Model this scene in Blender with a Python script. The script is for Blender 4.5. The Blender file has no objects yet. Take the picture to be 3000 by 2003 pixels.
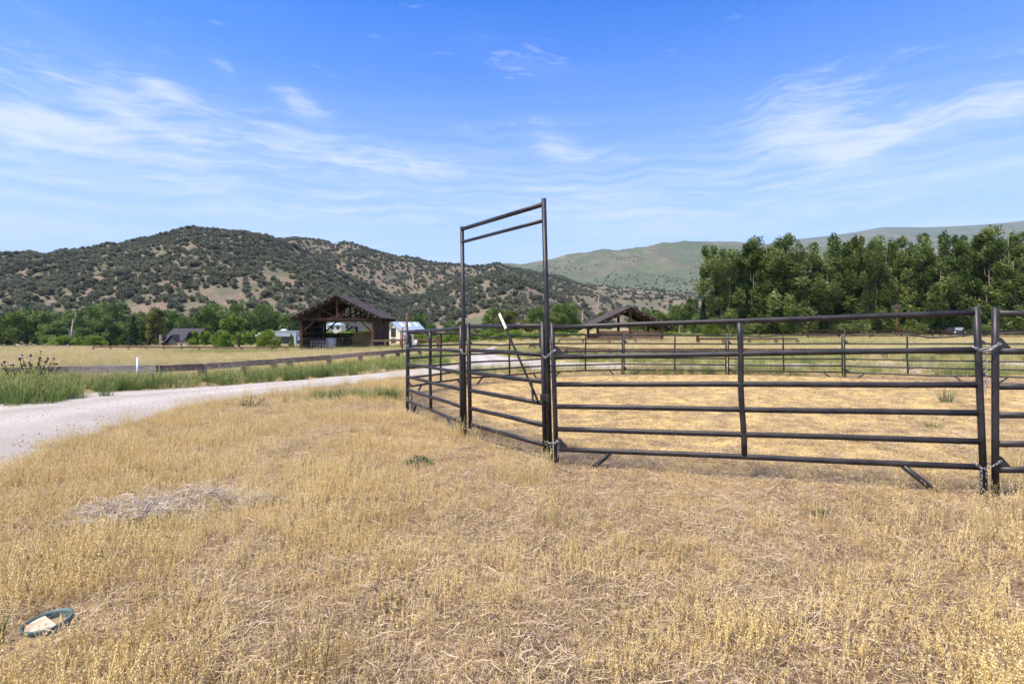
import bpy, math, random
import numpy as np
from mathutils import Vector, Matrix

R = math.radians
rng = np.random.default_rng(11)
random.seed(11)
C = bpy.context.scene.collection
SC = bpy.context.scene

# ------------------------------------------------------------------ camera, sky, sun, exposure
CAM_Z = 1.457
FPX = 1597.0            # focal length in photograph pixels (3000 wide)
cam_d = bpy.data.cameras.new('camera')
cam = bpy.data.objects.new('camera', cam_d)
C.objects.link(cam)
cam.location = (0, 0, CAM_Z)
cam.rotation_euler = (R(90), 0, 0)
cam_d.sensor_width = 36
cam_d.lens = 36 * FPX / 3000
cam_d.shift_y = -0.0145
cam_d.clip_start = 0.05
cam_d.clip_end = 20000
SC.camera = cam

SUN_DIR = Vector((-0.40, -0.30, 0.85)).normalized()
SUN_EL = math.asin(SUN_DIR.z)
SUN_AZ = math.atan2(SUN_DIR.x, SUN_DIR.y)
sun_d = bpy.data.lights.new('sun', 'SUN')
sun_d.energy = 1.5
sun_d.angle = R(14)
sun_d.color = (1.0, 0.87, 0.68)
sun = bpy.data.objects.new('sun', sun_d)
C.objects.link(sun)
sun.rotation_euler = SUN_DIR.to_track_quat('Z', 'Y').to_euler()
sun.location = (-20, -20, 60)

SC.view_settings.view_transform = 'Standard'
SC.view_settings.look = 'None'
SC.view_settings.exposure = 2.5
SC.view_settings.gamma = 1
SC.view_settings.use_curve_mapping = False
SC.cycles.max_bounces = 6
SC.cycles.diffuse_bounces = 3
SC.cycles.glossy_bounces = 2
SC.cycles.transmission_bounces = 3
SC.cycles.transparent_max_bounces = 4
SC.cycles.volume_bounces = 0


class NT:
    """small node-tree helper"""
    def __init__(s, tree):
        s.t = tree

    def n(s, typ, inp=None, **kw):
        nd = s.t.nodes.new(typ)
        for k, v in kw.items():
            setattr(nd, k, v)
        for k, v in (inp or {}).items():
            if isinstance(v, bpy.types.NodeSocket):
                s.t.links.new(v, nd.inputs[k])
            else:
                nd.inputs[k].default_value = v
        return nd

    def m(s, op, a, b=0.0, c=0.0):
        nd = s.t.nodes.new('ShaderNodeMath')
        nd.operation = op
        for i, v in enumerate((a, b, c)):
            if isinstance(v, bpy.types.NodeSocket):
                s.t.links.new(v, nd.inputs[i])
            else:
                nd.inputs[i].default_value = v
        return nd.outputs[0]

    def ramp(s, fac, stops, interp='LINEAR'):
        nd = s.t.nodes.new('ShaderNodeValToRGB')
        nd.color_ramp.interpolation = interp
        el = nd.color_ramp.elements
        while len(el) < len(stops):
            el.new(0.5)
        for e, (p, c) in zip(el, stops):
            e.position = p
            e.color = (*c, 1) if len(c) == 3 else c
        if isinstance(fac, bpy.types.NodeSocket):
            s.t.links.new(fac, nd.inputs[0])
        return nd.outputs[0]

    def mix(s, fac, a, b, blend='MIX'):
        nd = s.t.nodes.new('ShaderNodeMix')
        nd.data_type = 'RGBA'
        nd.blend_type = blend
        for sock, v in ((nd.inputs[0], fac), (nd.inputs[6], a), (nd.inputs[7], b)):
            if isinstance(v, bpy.types.NodeSocket):
                s.t.links.new(v, sock)
            else:
                sock.default_value = v if not hasattr(v, '__len__') else ((*v, 1) if len(v) == 3 else v)
        return nd.outputs[2]

    def noise(s, vec, scale, detail=4, rough=0.55, dist=0.0):
        nd = s.n('ShaderNodeTexNoise', {'Scale': scale, 'Detail': detail, 'Roughness': rough, 'Distortion': dist})
        if vec is not None:
            s.t.links.new(vec, nd.inputs['Vector'])
        return nd.outputs[0]

    def mapping(s, vec, scale=(1, 1, 1), rot=(0, 0, 0), loc=(0, 0, 0)):
        nd = s.n('ShaderNodeMapping', {'Scale': scale, 'Rotation': rot, 'Location': loc})
        s.t.links.new(vec, nd.inputs[0])
        return nd.outputs[0]


# sky with thin cirrus
world = bpy.data.worlds.new('World')
SC.world = world
world.use_nodes = True
wt = world.node_tree
wt.nodes.clear()
W = NT(wt)
sky = W.n('ShaderNodeTexSky', sky_type='NISHITA')
sky.sun_disc = False
sky.sun_elevation = SUN_EL
sky.sun_rotation = SUN_AZ
sky.altitude = 1900
sky.air_density = 1.0
sky.dust_density = 0.6
sky.ozone_density = 4.0
hs = W.n('ShaderNodeHueSaturation', {'Hue': 0.514, 'Saturation': 1.9, 'Value': 1.16, 'Color': sky.outputs[0]})
tc = W.n('ShaderNodeTexCoord')
sep = W.n('ShaderNodeSeparateXYZ', {0: tc.outputs['Generated']})
az = W.m('ARCTAN2', sep.outputs[0], sep.outputs[1])
el = W.m('ARCSINE', sep.outputs[2])
ae = W.n('ShaderNodeCombineXYZ', {0: az, 1: el}).outputs[0]


def cirrus(px, py, hw, hh, tilt, k):
    """one bank of cirrus: a soft oval in azimuth and elevation"""
    u, v = (px - 1500) / FPX, (958 - py) / FPX
    a0, e0 = math.atan(u), math.atan(v / math.sqrt(1 + u * u))
    sa, se = hw / FPX / (1 + u * u), hh / FPX / math.sqrt(1 + u * u)
    da, de = W.m('SUBTRACT', az, a0), W.m('SUBTRACT', el, e0)
    ct, st = math.cos(tilt), math.sin(tilt)
    p = W.m('ADD', W.m('MULTIPLY', da, ct / sa), W.m('MULTIPLY', de, -st / sa))
    q = W.m('ADD', W.m('MULTIPLY', da, st / se), W.m('MULTIPLY', de, ct / se))
    r2 = W.m('ADD', W.m('MULTIPLY', p, p), W.m('MULTIPLY', q, q))
    return W.m('MULTIPLY', W.m('EXPONENT', W.m('MULTIPLY', r2, -1.0)), k)


warp = W.n('ShaderNodeTexNoise', {'Scale': 5.0, 'Detail': 3.0, 'Vector': ae})
wv = W.n('ShaderNodeVectorMath', {0: warp.outputs['Color'], 1: (0.5, 0.5, 0.5)}, operation='SUBTRACT')
wv2 = W.n('ShaderNodeVectorMath', {0: wv.outputs[0], 'Scale': 0.07}, operation='SCALE')
aew = W.n('ShaderNodeVectorMath', {0: ae, 1: wv2.outputs[0]}, operation='ADD').outputs[0]
fib = W.noise(W.mapping(aew, (10, 58, 1), (0, 0, R(-8))), 1.0, 11, 0.70, 0.25)
fib2 = W.noise(W.mapping(aew, (2.2, 9, 1), (0, 0, R(-6)), (3.1, 1.7, 0)), 1.0, 6, 0.55, 0.2)
banks = None
for bk in [(490, 262, 95, 30, 0.25, 0.95), (230, 235, 330, 46, 0.05, 0.6), (880, 305, 85, 36, 0.45, 0.75),
           (655, 195, 50, 22, 0.65, 0.5), (440, 365, 150, 22, 0.16, 0.75), (60, 375, 240, 60, 0.05, 0.85),
           (330, 415, 440, 50, 0.13, 1.0), (920, 440, 420, 55, 0.1, 0.85), (1280, 490, 200, 40, 0, 0.5),
           (2350, 330, 210, 85, -0.2, 1.1), (2650, 370, 420, 45, -0.10, 1.0), (2490, 455, 120, 40, -0.3, 0.85),
           (2400, 420, 230, 25, 0.1, 0.6), (1620, 420, 90, 50, 0.5, 0.62), (1760, 455, 180, 26, 0.1, 0.5),
           (1370, 380, 50, 9, 0.1, 0.6), (1530, 180, 150, 40, 0.2, 0.42), (2960, 290, 120, 60, 0, 0.4),
           (150, 60, 280, 50, 0.5, 0.28), (900, 600, 900, 50, 0.02, 0.55), (2200, 600, 900, 60, 0.0, 0.5),
           (300, 680, 700, 50, 0.0, 0.5), (1700, 560, 160, 16, 0.1, 0.45)]:
    g = cirrus(*bk)
    banks = g if banks is None else W.m('ADD', banks, g)
wisps = W.m('MULTIPLY', W.ramp(W.m('ADD', fib, W.m('MULTIPLY', W.m('SUBTRACT', W.m('MINIMUM', banks, 1.15), 1.0), 0.27)), [(0.33, (0, 0, 0)), (0.68, (1, 1, 1))]), 0.9)
veil = W.m('MULTIPLY', W.ramp(fib2, [(0.38, (0, 0, 0)), (0.75, (1, 1, 1))]), W.m('ADD', W.m('MULTIPLY', banks, 0.35), 0.03))
hz = W.m('MULTIPLY', W.m('EXPONENT', W.m('MULTIPLY', W.m('MULTIPLY', el, el), -9.5)), 0.95)
lowbar = W.ramp(W.noise(W.mapping(aew, (2.6, 62, 1), (0, 0, R(-2)), (1.3, 4.2, 0)), 1.0, 7, 0.6, 0.15), [(0.40, (0, 0, 0)), (0.70, (1, 1, 1))])
del_ = W.m('SUBTRACT', el, 0.20)
lowbar = W.m('MULTIPLY', lowbar, W.m('MULTIPLY', W.m('EXPONENT', W.m('MULTIPLY', W.m('MULTIPLY', del_, del_), -70.0)), 0.5))
veil = W.m('ADD', veil, lowbar)
cov = W.m('MINIMUM', W.m('MULTIPLY', W.m('ADD', W.m('MULTIPLY', wisps, 0.95), W.m('MULTIPLY', veil, 1.2)), 0.82), 0.85)
low = W.mix(W.m('MINIMUM', hz, 0.9), hs.outputs[0], (2.6, 3.05, 4.1, 1))
cloudcol = W.mix(cov, low, (3.0, 3.3, 3.9, 1))
bg = W.n('ShaderNodeBackground', {'Color': cloudcol, 'Strength': 0.05})
wo = W.n('ShaderNodeOutputWorld', {0: bg.outputs[0]})


# ------------------------------------------------------------------ numeric helpers
def smooth(a, b, t):
    t = np.clip((np.asarray(t, float) - a) / (b - a), 0, 1)
    return t * t * (3 - 2 * t)


_lat = np.random.default_rng(3).random((256, 256))


def vn(x, y, sc=1.0, off=0.0):
    """value noise in 0..1"""
    x = np.asarray(x, float) * sc + off * 17.3
    y = np.asarray(y, float) * sc + off * 9.1
    xi, yi = np.floor(x).astype(int), np.floor(y).astype(int)
    fx, fy = x - xi, y - yi
    fx, fy = fx * fx * (3 - 2 * fx), fy * fy * (3 - 2 * fy)
    a, b = _lat[xi & 255, yi & 255], _lat[(xi + 1) & 255, yi & 255]
    c, d = _lat[xi & 255, (yi + 1) & 255], _lat[(xi + 1) & 255, (yi + 1) & 255]
    return (a * (1 - fx) + b * fx) * (1 - fy) + (c * (1 - fx) + d * fx) * fy


def fbm(x, y, sc=1.0, off=0.0, o=4):
    s, a, t = 0, 0.5, 0
    for i in range(o):
        s = s + a * vn(x, y, sc * 2 ** i, off + i * 3)
        t += a
        a *= 0.5
    return s / t


def gz(x, y):
    """ground height"""
    x, y = np.asarray(x, float), np.asarray(y, float)
    yc = np.clip(y, 0, None)
    z = -0.0205 * (np.minimum(yc, 20) - 5.6)
    s = 0.0276 - 0.0326 * smooth(-35, 15, x)
    z = z - s * (np.clip(yc, 20, 150) - 20)
    z = z + 0.45 * smooth(92, 112, yc) * smooth(-78, -62, x) * (1 - smooth(10, 40, x))
    z = z + 0.05 * smooth(1.5, 5, x) * (1 - smooth(5, 9, yc))
    z = z + (fbm(x, y, 0.55, 2) - 0.5) * 0.06 * (1 - smooth(16, 40, yc)) + (fbm(x, y, 0.06, 5) - 0.5) * 0.5 * smooth(40, 90, yc)
    return z


def G(x, y):
    return float(gz(x, y))


def inpoly(x, y, poly):
    x, y = np.asarray(x, float), np.asarray(y, float)
    ins = np.zeros(x.shape, bool)
    n = len(poly)
    for i in range(n):
        x1, y1 = poly[i]
        x2, y2 = poly[(i + 1) % n]
        c = ((y1 > y) != (y2 > y)) & (x < (x2 - x1) * (y - y1) / (y2 - y1 + 1e-12) + x1)
        ins ^= c
    return ins


def at(px, py, d):
    """point at depth d (metres) in direction of a photograph pixel"""
    return Vector(((px - 1500) / FPX * d, d, CAM_Z + (958 - py) / FPX * d))


def gp(px, d, dz=0.0):
    """ground point at depth d"""
    x = (px - 1500) / FPX * d
    return Vector((x, d, G(x, d) + dz))


# ------------------------------------------------------------------ object helpers
def props(o, label=None, cat=None, group=None, kind=None):
    if label:
        o['label'] = label
    if cat:
        o['category'] = cat
    if group:
        o['group'] = group
    if kind:
        o['kind'] = kind
    return o


def thing(name, label, cat, loc=(0, 0, 0), rz=0.0, group=None):
    o = bpy.data.objects.new(name, None)
    o.empty_display_size = 0.3
    C.objects.link(o)
    o.location = loc
    o.rotation_euler = (0, 0, rz)
    return props(o, label, cat, group)


def npmesh(name, v, f, col=None, mat=None, smooth_=False):
    """mesh from numpy arrays; f is an (n,k) array or a list of such arrays"""
    fs = f if isinstance(f, list) else [f]
    fs = [np.asarray(a, np.int32) for a in fs if len(a)]
    me = bpy.data.meshes.new(name)
    v = np.asarray(v, np.float32)
    me.vertices.add(len(v))
    me.vertices.foreach_set('co', v.ravel())
    nl = sum(a.size for a in fs)
    nf = sum(len(a) for a in fs)
    me.loops.add(nl)
    me.polygons.add(nf)
    me.loops.foreach_set('vertex_index', np.concatenate([a.ravel() for a in fs]))
    tot = np.concatenate([np.full(len(a), a.shape[1], np.int32) for a in fs])
    me.polygons.foreach_set('loop_start', np.concatenate([[0], np.cumsum(tot)[:-1]]).astype(np.int32))
    if smooth_:
        me.polygons.foreach_set('use_smooth', np.ones(nf, bool))
    me.update(calc_edges=True)
    if col is not None:
        a = me.attributes.new('col', 'FLOAT', 'POINT')
        a.data.foreach_set('value', np.asarray(col, np.float32))
    if mat:
        me.materials.append(mat)
    return me


class MB:
    def __init__(s):
        s.v, s.f = [], []
        s.sm = False

    def add(s, vs, fs):
        b = len(s.v)
        s.v += [tuple(p) for p in vs]
        s.f += [tuple(i + b for i in q) for q in fs]
        return s

    def hexa(s, p):
        """8 points: bottom 4 ccw, top 4 ccw"""
        return s.add(p, [(3, 2, 1, 0), (4, 5, 6, 7), (0, 1, 5, 4), (1, 2, 6, 5), (2, 3, 7, 6), (3, 0, 4, 7)])

    def box(s, x0, x1, y0, y1, z0, z1):
        return s.hexa([(x0, y0, z0), (x1, y0, z0), (x1, y1, z0), (x0, y1, z0), (x0, y0, z1), (x1, y0, z1), (x1, y1, z1), (x0, y1, z1)])

    def beam(s, a, b, w, h, up=(0, 0, 1), j=0.0):
        """rectangular bar from a to b, w wide, h deep along up; j jitters corners"""
        a, b = Vector(a), Vector(b)
        d = (b - a).normalized()
        u = Vector(up)
        side = d.cross(u)
        if side.length < 1e-4:
            side = d.cross(Vector((0, 1, 0)))
        side.normalize()
        u = side.cross(d).normalized()
        q = []
        for e in (a, b):
            for sx, sy in ((-1, -1), (1, -1), (1, 1), (-1, 1)):
                q.append(e + side * (w / 2 * sx * (1 + random.uniform(-j, j))) + u * (h / 2 * sy * (1 + random.uniform(-j, j))))
        return s.add(q, [(0, 1, 2, 3), (7, 6, 5, 4), (0, 4, 5, 1), (1, 5, 6, 2), (2, 6, 7, 3), (3, 7, 4, 0)])

    def tube(s, pts, r, n=8, ry=None, cap=True, up=(0, 0, 1)):
        """tube along points; r number or list; ry = radius along up (oval)"""
        s.sm = True
        pts = [Vector(p) for p in pts]
        rs = r if hasattr(r, '__len__') else [r] * len(pts)
        base = len(s.v)
        prev = None
        for i, p in enumerate(pts):
            d = (pts[min(i + 1, len(pts) - 1)] - pts[max(i - 1, 0)]).normalized()
            u = Vector(up) if prev is None else prev
            side = d.cross(u)
            if side.length < 1e-3:
                side = d.cross(Vector((1, 0.2, 0)))
            side.normalize()
            u = side.cross(d).normalized()
            prev = u
            for k in range(n):
                a = 2 * math.pi * k / n
                rr = rs[i]
                s.v.append(tuple(p + side * (math.cos(a) * rr) + u * (math.sin(a) * (ry if ry else rr))))
        for i in range(len(pts) - 1):
            for k in range(n):
                a, b = base + i * n + k, base + i * n + (k + 1) % n
                s.f.append((a, b, b + n, a + n))
        if cap:
            s.f.append(tuple(base + k for k in range(n - 1, -1, -1)))
            e = base + (len(pts) - 1) * n
            s.f.append(tuple(e + k for k in range(n)))
        return s

    def prism(s, poly, o, ax, ay, n, t):
        """extruded polygon: 2-D points in axes ax, ay from origin o, thickness t along n"""
        o, ax, ay, n = Vector(o), Vector(ax), Vector(ay), Vector(n)
        k = len(poly)
        vs = [o + ax * p[0] + ay * p[1] - n * (t / 2) for p in poly] + [o + ax * p[0] + ay * p[1] + n * (t / 2) for p in poly]
        return s.add(vs, [tuple(range(k - 1, -1, -1)), tuple(range(k, 2 * k))] + [(i, (i + 1) % k, k + (i + 1) % k, k + i) for i in range(k)])

    def lathe(s, prof, n=16, c=(0, 0, 0)):
        s.sm = True
        b = len(s.v)
        for r, z in prof:
            for k in range(n):
                a = 2 * math.pi * k / n
                s.v.append((c[0] + r * math.cos(a), c[1] + r * math.sin(a), c[2] + z))
        for i in range(len(prof) - 1):
            for k in range(n):
                p, q = b + i * n + k, b + i * n + (k + 1) % n
                s.f.append((p, q, q + n, p + n))
        return s

    def mesh(s, name, mat):
        me = bpy.data.meshes.new(name)
        me.from_pydata(s.v, [], s.f)
        if mat:
            me.materials.append(mat)
        if s.sm:
            me.polygons.foreach_set('use_smooth', [len(p.vertices) <= 4 for p in me.polygons])
        me.update()
        return me


def link(name, me, parent=None, loc=None):
    o = bpy.data.objects.new(name, me)
    C.objects.link(o)
    if parent:
        o.parent = parent
    if loc is not None:
        o.location = loc
    return o


def part(name, mb, mat, parent, world=False):
    """mesh part; with world=True its points are world points and the root has no rotation"""
    if world:
        r = parent
        off = Vector((0, 0, 0))
        while r:
            off += r.location
            r = r.parent
        mb.v = [(p[0] - off.x, p[1] - off.y, p[2] - off.z) for p in mb.v]
    return link(name, mb.mesh(name, mat), parent)


# ------------------------------------------------------------------ materials
MATS = {}


def pm(name, c1, c2, scale=4, rough=0.8, bump=0.0, detail=5, stretch=(1, 1, 1), spec=0.3, lo=0.35, hi=0.65, coord='Object', metal=0.0, rand=0.0, c3=None, c3lim=0.7, c3scale=None):
    m = bpy.data.materials.new(name)
    m.use_nodes = True
    t = m.node_tree
    t.nodes.clear()
    N = NT(t)
    if coord == 'World':
        vec = N.n('ShaderNodeNewGeometry').outputs['Position']
    else:
        vec = N.n('ShaderNodeTexCoord').outputs[coord]
    vec = N.mapping(vec, stretch)
    f = N.noise(vec, scale, detail, 0.6)
    col = N.ramp(f, [(lo, c1), (hi, c2)])
    if c3:
        f3 = N.noise(vec, c3scale or scale * 4, 3, 0.6)
        col = N.mix(N.ramp(f3, [(c3lim, (0, 0, 0)), (c3lim + 0.05, (1, 1, 1))]), col, c3)
    if rand:
        oi = N.n('ShaderNodeObjectInfo').outputs['Random']
        h = N.n('ShaderNodeHueSaturation', {'Value': N.m('ADD', N.m('MULTIPLY', oi, 2 * rand), 1 - rand), 'Color': col})
        col = h.outputs[0]
    b = N.n('ShaderNodeBsdfPrincipled', {'Base Color': col, 'Roughness': rough, 'Metallic': metal, 'Specular IOR Level': spec})
    if bump:
        bp = N.n('ShaderNodeBump', {'Strength': 1.0, 'Distance': bump, 'Height': f})
        t.links.new(bp.outputs[0], b.inputs['Normal'])
    N.n('ShaderNodeOutputMaterial', {0: b.outputs[0]})
    MATS[name] = m
    return m


def leafmat(name, stops, wscale=0.4, transl=0.35, rand=0.25, wamt=0.35, rough=0.6, tint=None):
    """blades and leaves: per-leaf attribute, world patches, per-object variation"""
    m = bpy.data.materials.new(name)
    m.use_nodes = True
    t = m.node_tree
    t.nodes.clear()
    N = NT(t)
    at_ = N.n('ShaderNodeAttribute', attribute_name='col').outputs['Fac']
    pos = N.n('ShaderNodeNewGeometry').outputs['Position']
    nz = N.noise(pos, wscale, 3, 0.6)
    oi = N.n('ShaderNodeObjectInfo').outputs['Random']
    f = N.m('ADD', at_, N.m('MULTIPLY', N.m('SUBTRACT', nz, 0.5), wamt * 2))
    f = N.m('ADD', f, N.m('MULTIPLY', N.m('SUBTRACT', oi, 0.5), rand))
    col = N.ramp(f, stops)
    if tint:
        n2 = N.noise(pos, tint[0], 3, 0.55)
        col = N.mix(N.ramp(n2, [(tint[2], (0, 0, 0)), (tint[3], (1, 1, 1))]), col, tint[1])
    d = N.n('ShaderNodeBsdfPrincipled', {'Base Color': col, 'Roughness': rough, 'Specular IOR Level': 0.25})
    tr = N.n('ShaderNodeBsdfTranslucent', {'Color': col})
    mx = N.n('ShaderNodeMixShader', {0: transl, 1: d.outputs[0], 2: tr.outputs[0]})
    N.n('ShaderNodeOutputMaterial', {0: mx.outputs[0]})
    return m


M_pipe = pm('dark_painted_steel', (0.015, 0.0145, 0.0155), (0.038, 0.035, 0.036), 7, 0.44, 0.0008, spec=0.34, coord='Object', c3=(0.30, 0.29, 0.27), c3lim=0.735, c3scale=16)
M_chain = pm('galvanised_chain', (0.32, 0.33, 0.34), (0.5, 0.51, 0.52), 40, 0.35, metal=0.7)
M_white = pm('chipped_white_paint', (0.78, 0.76, 0.70), (0.62, 0.55, 0.44), 22, 0.6, lo=0.55, hi=0.75)
M_tie = pm('weathered_tie', (0.19, 0.125, 0.09), (0.54, 0.39, 0.28), 3.2, 0.9, 0.012, 8, (1, 1, 7), coord='Object', rand=0.35)
M_tied = pm('dark_weathered_timber', (0.055, 0.036, 0.026), (0.19, 0.125, 0.088), 3.2, 0.9, 0.012, 8, (1, 1, 7), coord='Object', rand=0.35)
M_tieg = pm('grey_plank', (0.16, 0.145, 0.13), (0.30, 0.28, 0.26), 3.5, 0.9, 0.01, 8, (1, 1, 9), rand=0.1)
M_shed = pm('brown_timber', (0.014, 0.008, 0.006), (0.052, 0.026, 0.016), 1.6, 0.85, 0.01, 7, (1, 1, 4), rand=0.3)
M_shedr = pm('red_brown_timber', (0.040, 0.017, 0.010), (0.10, 0.044, 0.025), 2.2, 0.85, 0.008, 6, (3, 3, 0.7), rand=0.25)
M_roof = pm('weathered_roof_metal', (0.058, 0.046, 0.042), (0.095, 0.077, 0.070), 1.2, 0.75, 0.004, 6, (1, 5, 1), spec=0.12)
M_tan = pm('pale_sawn_wood', (0.30, 0.20, 0.12), (0.42, 0.30, 0.19), 4, 0.85)
M_hay = pm('hay', (0.46, 0.31, 0.12), (0.66, 0.48, 0.21), 30, 0.95, 0.02, 6, (1, 1, 3), rand=0.15)
M_tank = pm('white_plastic', (0.55, 0.57, 0.60), (0.72, 0.73, 0.74), 6, 0.45)
M_rust = pm('rusty_steel', (0.10, 0.038, 0.018), (0.20, 0.085, 0.04), 12, 0.9, 0.003)
M_galv = pm('galvanised_sheet', (0.30, 0.34, 0.39), (0.44, 0.48, 0.53), 1.5, 0.45, 0.002, 4, (6, 6, 0.6), spec=0.5)
M_blue = pm('blue_grey_metal_roof', (0.27, 0.34, 0.43), (0.37, 0.45, 0.55), 2, 0.4, 0.002, 3, (5, 1, 1), spec=0.5)
M_slate = pm('dark_slate_roof', (0.026, 0.026, 0.029), (0.048, 0.047, 0.052), 3, 0.7, 0.004)
M_dark = pm('charcoal_siding', (0.055, 0.053, 0.056), (0.08, 0.076, 0.078), 3, 0.8, 0.004, 4, (1, 1, 9))
M_cream = pm('cream_stone', (0.52, 0.48, 0.40), (0.64, 0.60, 0.52), 5, 0.85, 0.01)
M_stone = pm('brown_stone', (0.16, 0.12, 0.09), (0.30, 0.24, 0.19), 4, 0.9, 0.03)
M_glass = pm('dark_glass', (0.012, 0.014, 0.016), (0.03, 0.035, 0.04), 2, 0.12, spec=0.6)
M_sky = pm('pale_skylight_glass', (0.62, 0.66, 0.70), (0.72, 0.75, 0.78), 2, 0.15, spec=0.6)
M_blk = pm('black_frame', (0.012, 0.012, 0.012), (0.02, 0.02, 0.02), 5, 0.6)
M_pvc = pm('white_pipe', (0.72, 0.73, 0.74), (0.80, 0.80, 0.80), 5, 0.5)
M_greyp = pm('grey_cabinet', (0.33, 0.36, 0.38), (0.42, 0.45, 0.47), 4, 0.55)
M_bark = pm('pale_bark', (0.16, 0.14, 0.115), (0.32, 0.29, 0.25), 5, 0.9, 0.02, 6, (1, 1, 0.4))
M_barkd = pm('dark_bark', (0.05, 0.04, 0.03), (0.12, 0.095, 0.075), 6, 0.95, 0.02)
M_barkw = pm('dead_wood', (0.26, 0.22, 0.19), (0.42, 0.38, 0.34), 6, 0.95, 0.01)
M_teal = pm('green_plastic_box', (0.055, 0.10, 0.10), (0.11, 0.165, 0.165), 9, 0.55, 0.002)
M_lid = pm('sun_bleached_lid', (0.42, 0.34, 0.24), (0.60, 0.51, 0.38), 25, 0.75, 0.002)
M_rock = pm('pale_rock', (0.34, 0.28, 0.24), (0.56, 0.48, 0.43), 3, 0.95, 0.03, coord='World', rand=0.3)
M_rrock = pm('red_rock', (0.26, 0.12, 0.065), (0.40, 0.21, 0.12), 3, 0.95, 0.03)
M_car = pm('dark_car_paint', (0.03, 0.035, 0.04), (0.05, 0.055, 0.06), 2, 0.25, spec=0.6)

M_dry = leafmat('dry_gold_grass', [(0.0, (0.18, 0.12, 0.05)), (0.3, (0.45, 0.325, 0.13)), (0.62, (0.75, 0.58, 0.245)), (1.0, (0.88, 0.74, 0.38))], 0.55, 0.3, 0.45, 0.3)
M_lit = leafmat('grey_straw_litter', [(0.0, (0.10, 0.068, 0.042)), (0.35, (0.29, 0.205, 0.12)), (0.7, (0.52, 0.405, 0.25)), (1.0, (0.66, 0.56, 0.40))], 0.8, 0.15, 0.45, 0.25)
M_grn = leafmat('tall_green_grass', [(0.0, (0.048, 0.095, 0.026)), (0.4, (0.118, 0.206, 0.057)), (0.72, (0.278, 0.343, 0.101)), (1.0, (0.612, 0.565, 0.202))], 0.5, 0.4, 0.35, 0.28)
M_mead = leafmat('meadow_grass', [(0.0, (0.14, 0.17, 0.05)), (0.3, (0.33, 0.30, 0.11)), (0.55, (0.54, 0.45, 0.21)), (1.0, (0.72, 0.60, 0.36))], 0.11, 0.35, 0.3, 0.45, tint=(0.045, (0.24, 0.29, 0.085), 0.5, 0.6))
M_weed = leafmat('grey_green_weed', [(0.0, (0.06, 0.10, 0.045)), (0.6, (0.13, 0.18, 0.09)), (1.0, (0.26, 0.30, 0.17))], 3, 0.3, 0.2, 0.2)
M_thi = leafmat('thistle_green', [(0.0, (0.025, 0.05, 0.025)), (0.6, (0.06, 0.10, 0.05)), (1.0, (0.13, 0.18, 0.09))], 3, 0.2, 0.2, 0.2)
M_head = pm('purple_brown_seed_head', (0.05, 0.028, 0.03), (0.13, 0.08, 0.075), 30, 0.9)
M_down = pm('white_thistle_down', (0.6, 0.57, 0.54), (0.75, 0.72, 0.69), 30, 0.95)
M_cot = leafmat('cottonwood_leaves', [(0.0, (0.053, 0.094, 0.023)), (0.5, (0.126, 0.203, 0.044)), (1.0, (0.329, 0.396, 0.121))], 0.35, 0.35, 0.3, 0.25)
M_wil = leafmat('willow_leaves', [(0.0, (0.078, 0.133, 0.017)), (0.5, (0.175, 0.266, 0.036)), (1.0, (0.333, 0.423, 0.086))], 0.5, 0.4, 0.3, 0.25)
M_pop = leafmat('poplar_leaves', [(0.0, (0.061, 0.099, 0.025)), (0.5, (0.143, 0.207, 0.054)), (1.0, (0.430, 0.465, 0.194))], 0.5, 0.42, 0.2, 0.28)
M_yel = leafmat('yellowing_leaves', [(0.0, (0.07, 0.085, 0.016)), (0.5, (0.17, 0.175, 0.035)), (1.0, (0.30, 0.28, 0.08))], 0.5, 0.4, 0.2, 0.2)
M_con = leafmat('dark_conifer_needles', [(0.0, (0.020, 0.039, 0.015)), (0.5, (0.043, 0.078, 0.034)), (1.0, (0.098, 0.147, 0.069))], 0.5, 0.35, 0.2, 0.2)
M_jun = leafmat('juniper_foliage', [(0.0, (0.088, 0.104, 0.065)), (0.5, (0.181, 0.194, 0.116)), (1.0, (0.333, 0.337, 0.216))], 0.012, 0.42, 0.5, 0.6)


# ------------------------------------------------------------------ road and ground
ROAD_N = [(-4.2, -6), (-4.4, 2), (-4.97, 5.29), (-5.64, 6.95), (-6.04, 8.2), (-6.34, 10.2), (-6.05, 13.0), (-5.18, 15.4), (-3.67, 18.6), (-1.7, 21.6), (1.4, 22.5), (4.1, 23.0), (8.9, 22.5), (17.2, 23.6), (45, 24)]
ROAD_F = [(-15, -6), (-13.4, 4), (-11.4, 11), (-10.97, 12.6), (-10.1, 13.5), (-9.1, 14.75), (-7.3, 16.7), (-6.5, 18.5), (-4.44, 22), (-3.7, 23.6), (-3.0, 25.6), (-2.4, 26.3), (1.6, 27.3), (5.1, 26.4), (9.8, 25.2), (19.2, 26.6), (45, 28)]
BR_L = [(-3.2, 25.0), (-2.7, 27.5), (-2.7, 34), (-2.6, 38), (-2.2, 46), (-1.5, 60)]
BR_R = [(2.6, 26.6), (0.34, 30), (-0.65, 33.8), (-1.5, 38), (-1.3, 46), (-0.7, 60)]
ROAD = ROAD_N + ROAD_F[::-1]
BRANCH = BR_L + BR_R[::-1]


def resample(pts, n):
    p = np.array(pts, float)
    for _ in range(2):  # corner cutting
        q = 0.75 * p[:-1] + 0.25 * p[1:]
        r = 0.25 * p[:-1] + 0.75 * p[1:]
        p = np.concatenate([p[:1], np.stack([q, r], 1).reshape(-1, 2), p[-1:]])
    s = np.concatenate([[0], np.cumsum(np.hypot(*np.diff(p, axis=0).T))])
    t = np.linspace(0, s[-1], n)
    return np.stack([np.interp(t, s, p[:, 0]), np.interp(t, s, p[:, 1])], 1)


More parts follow.
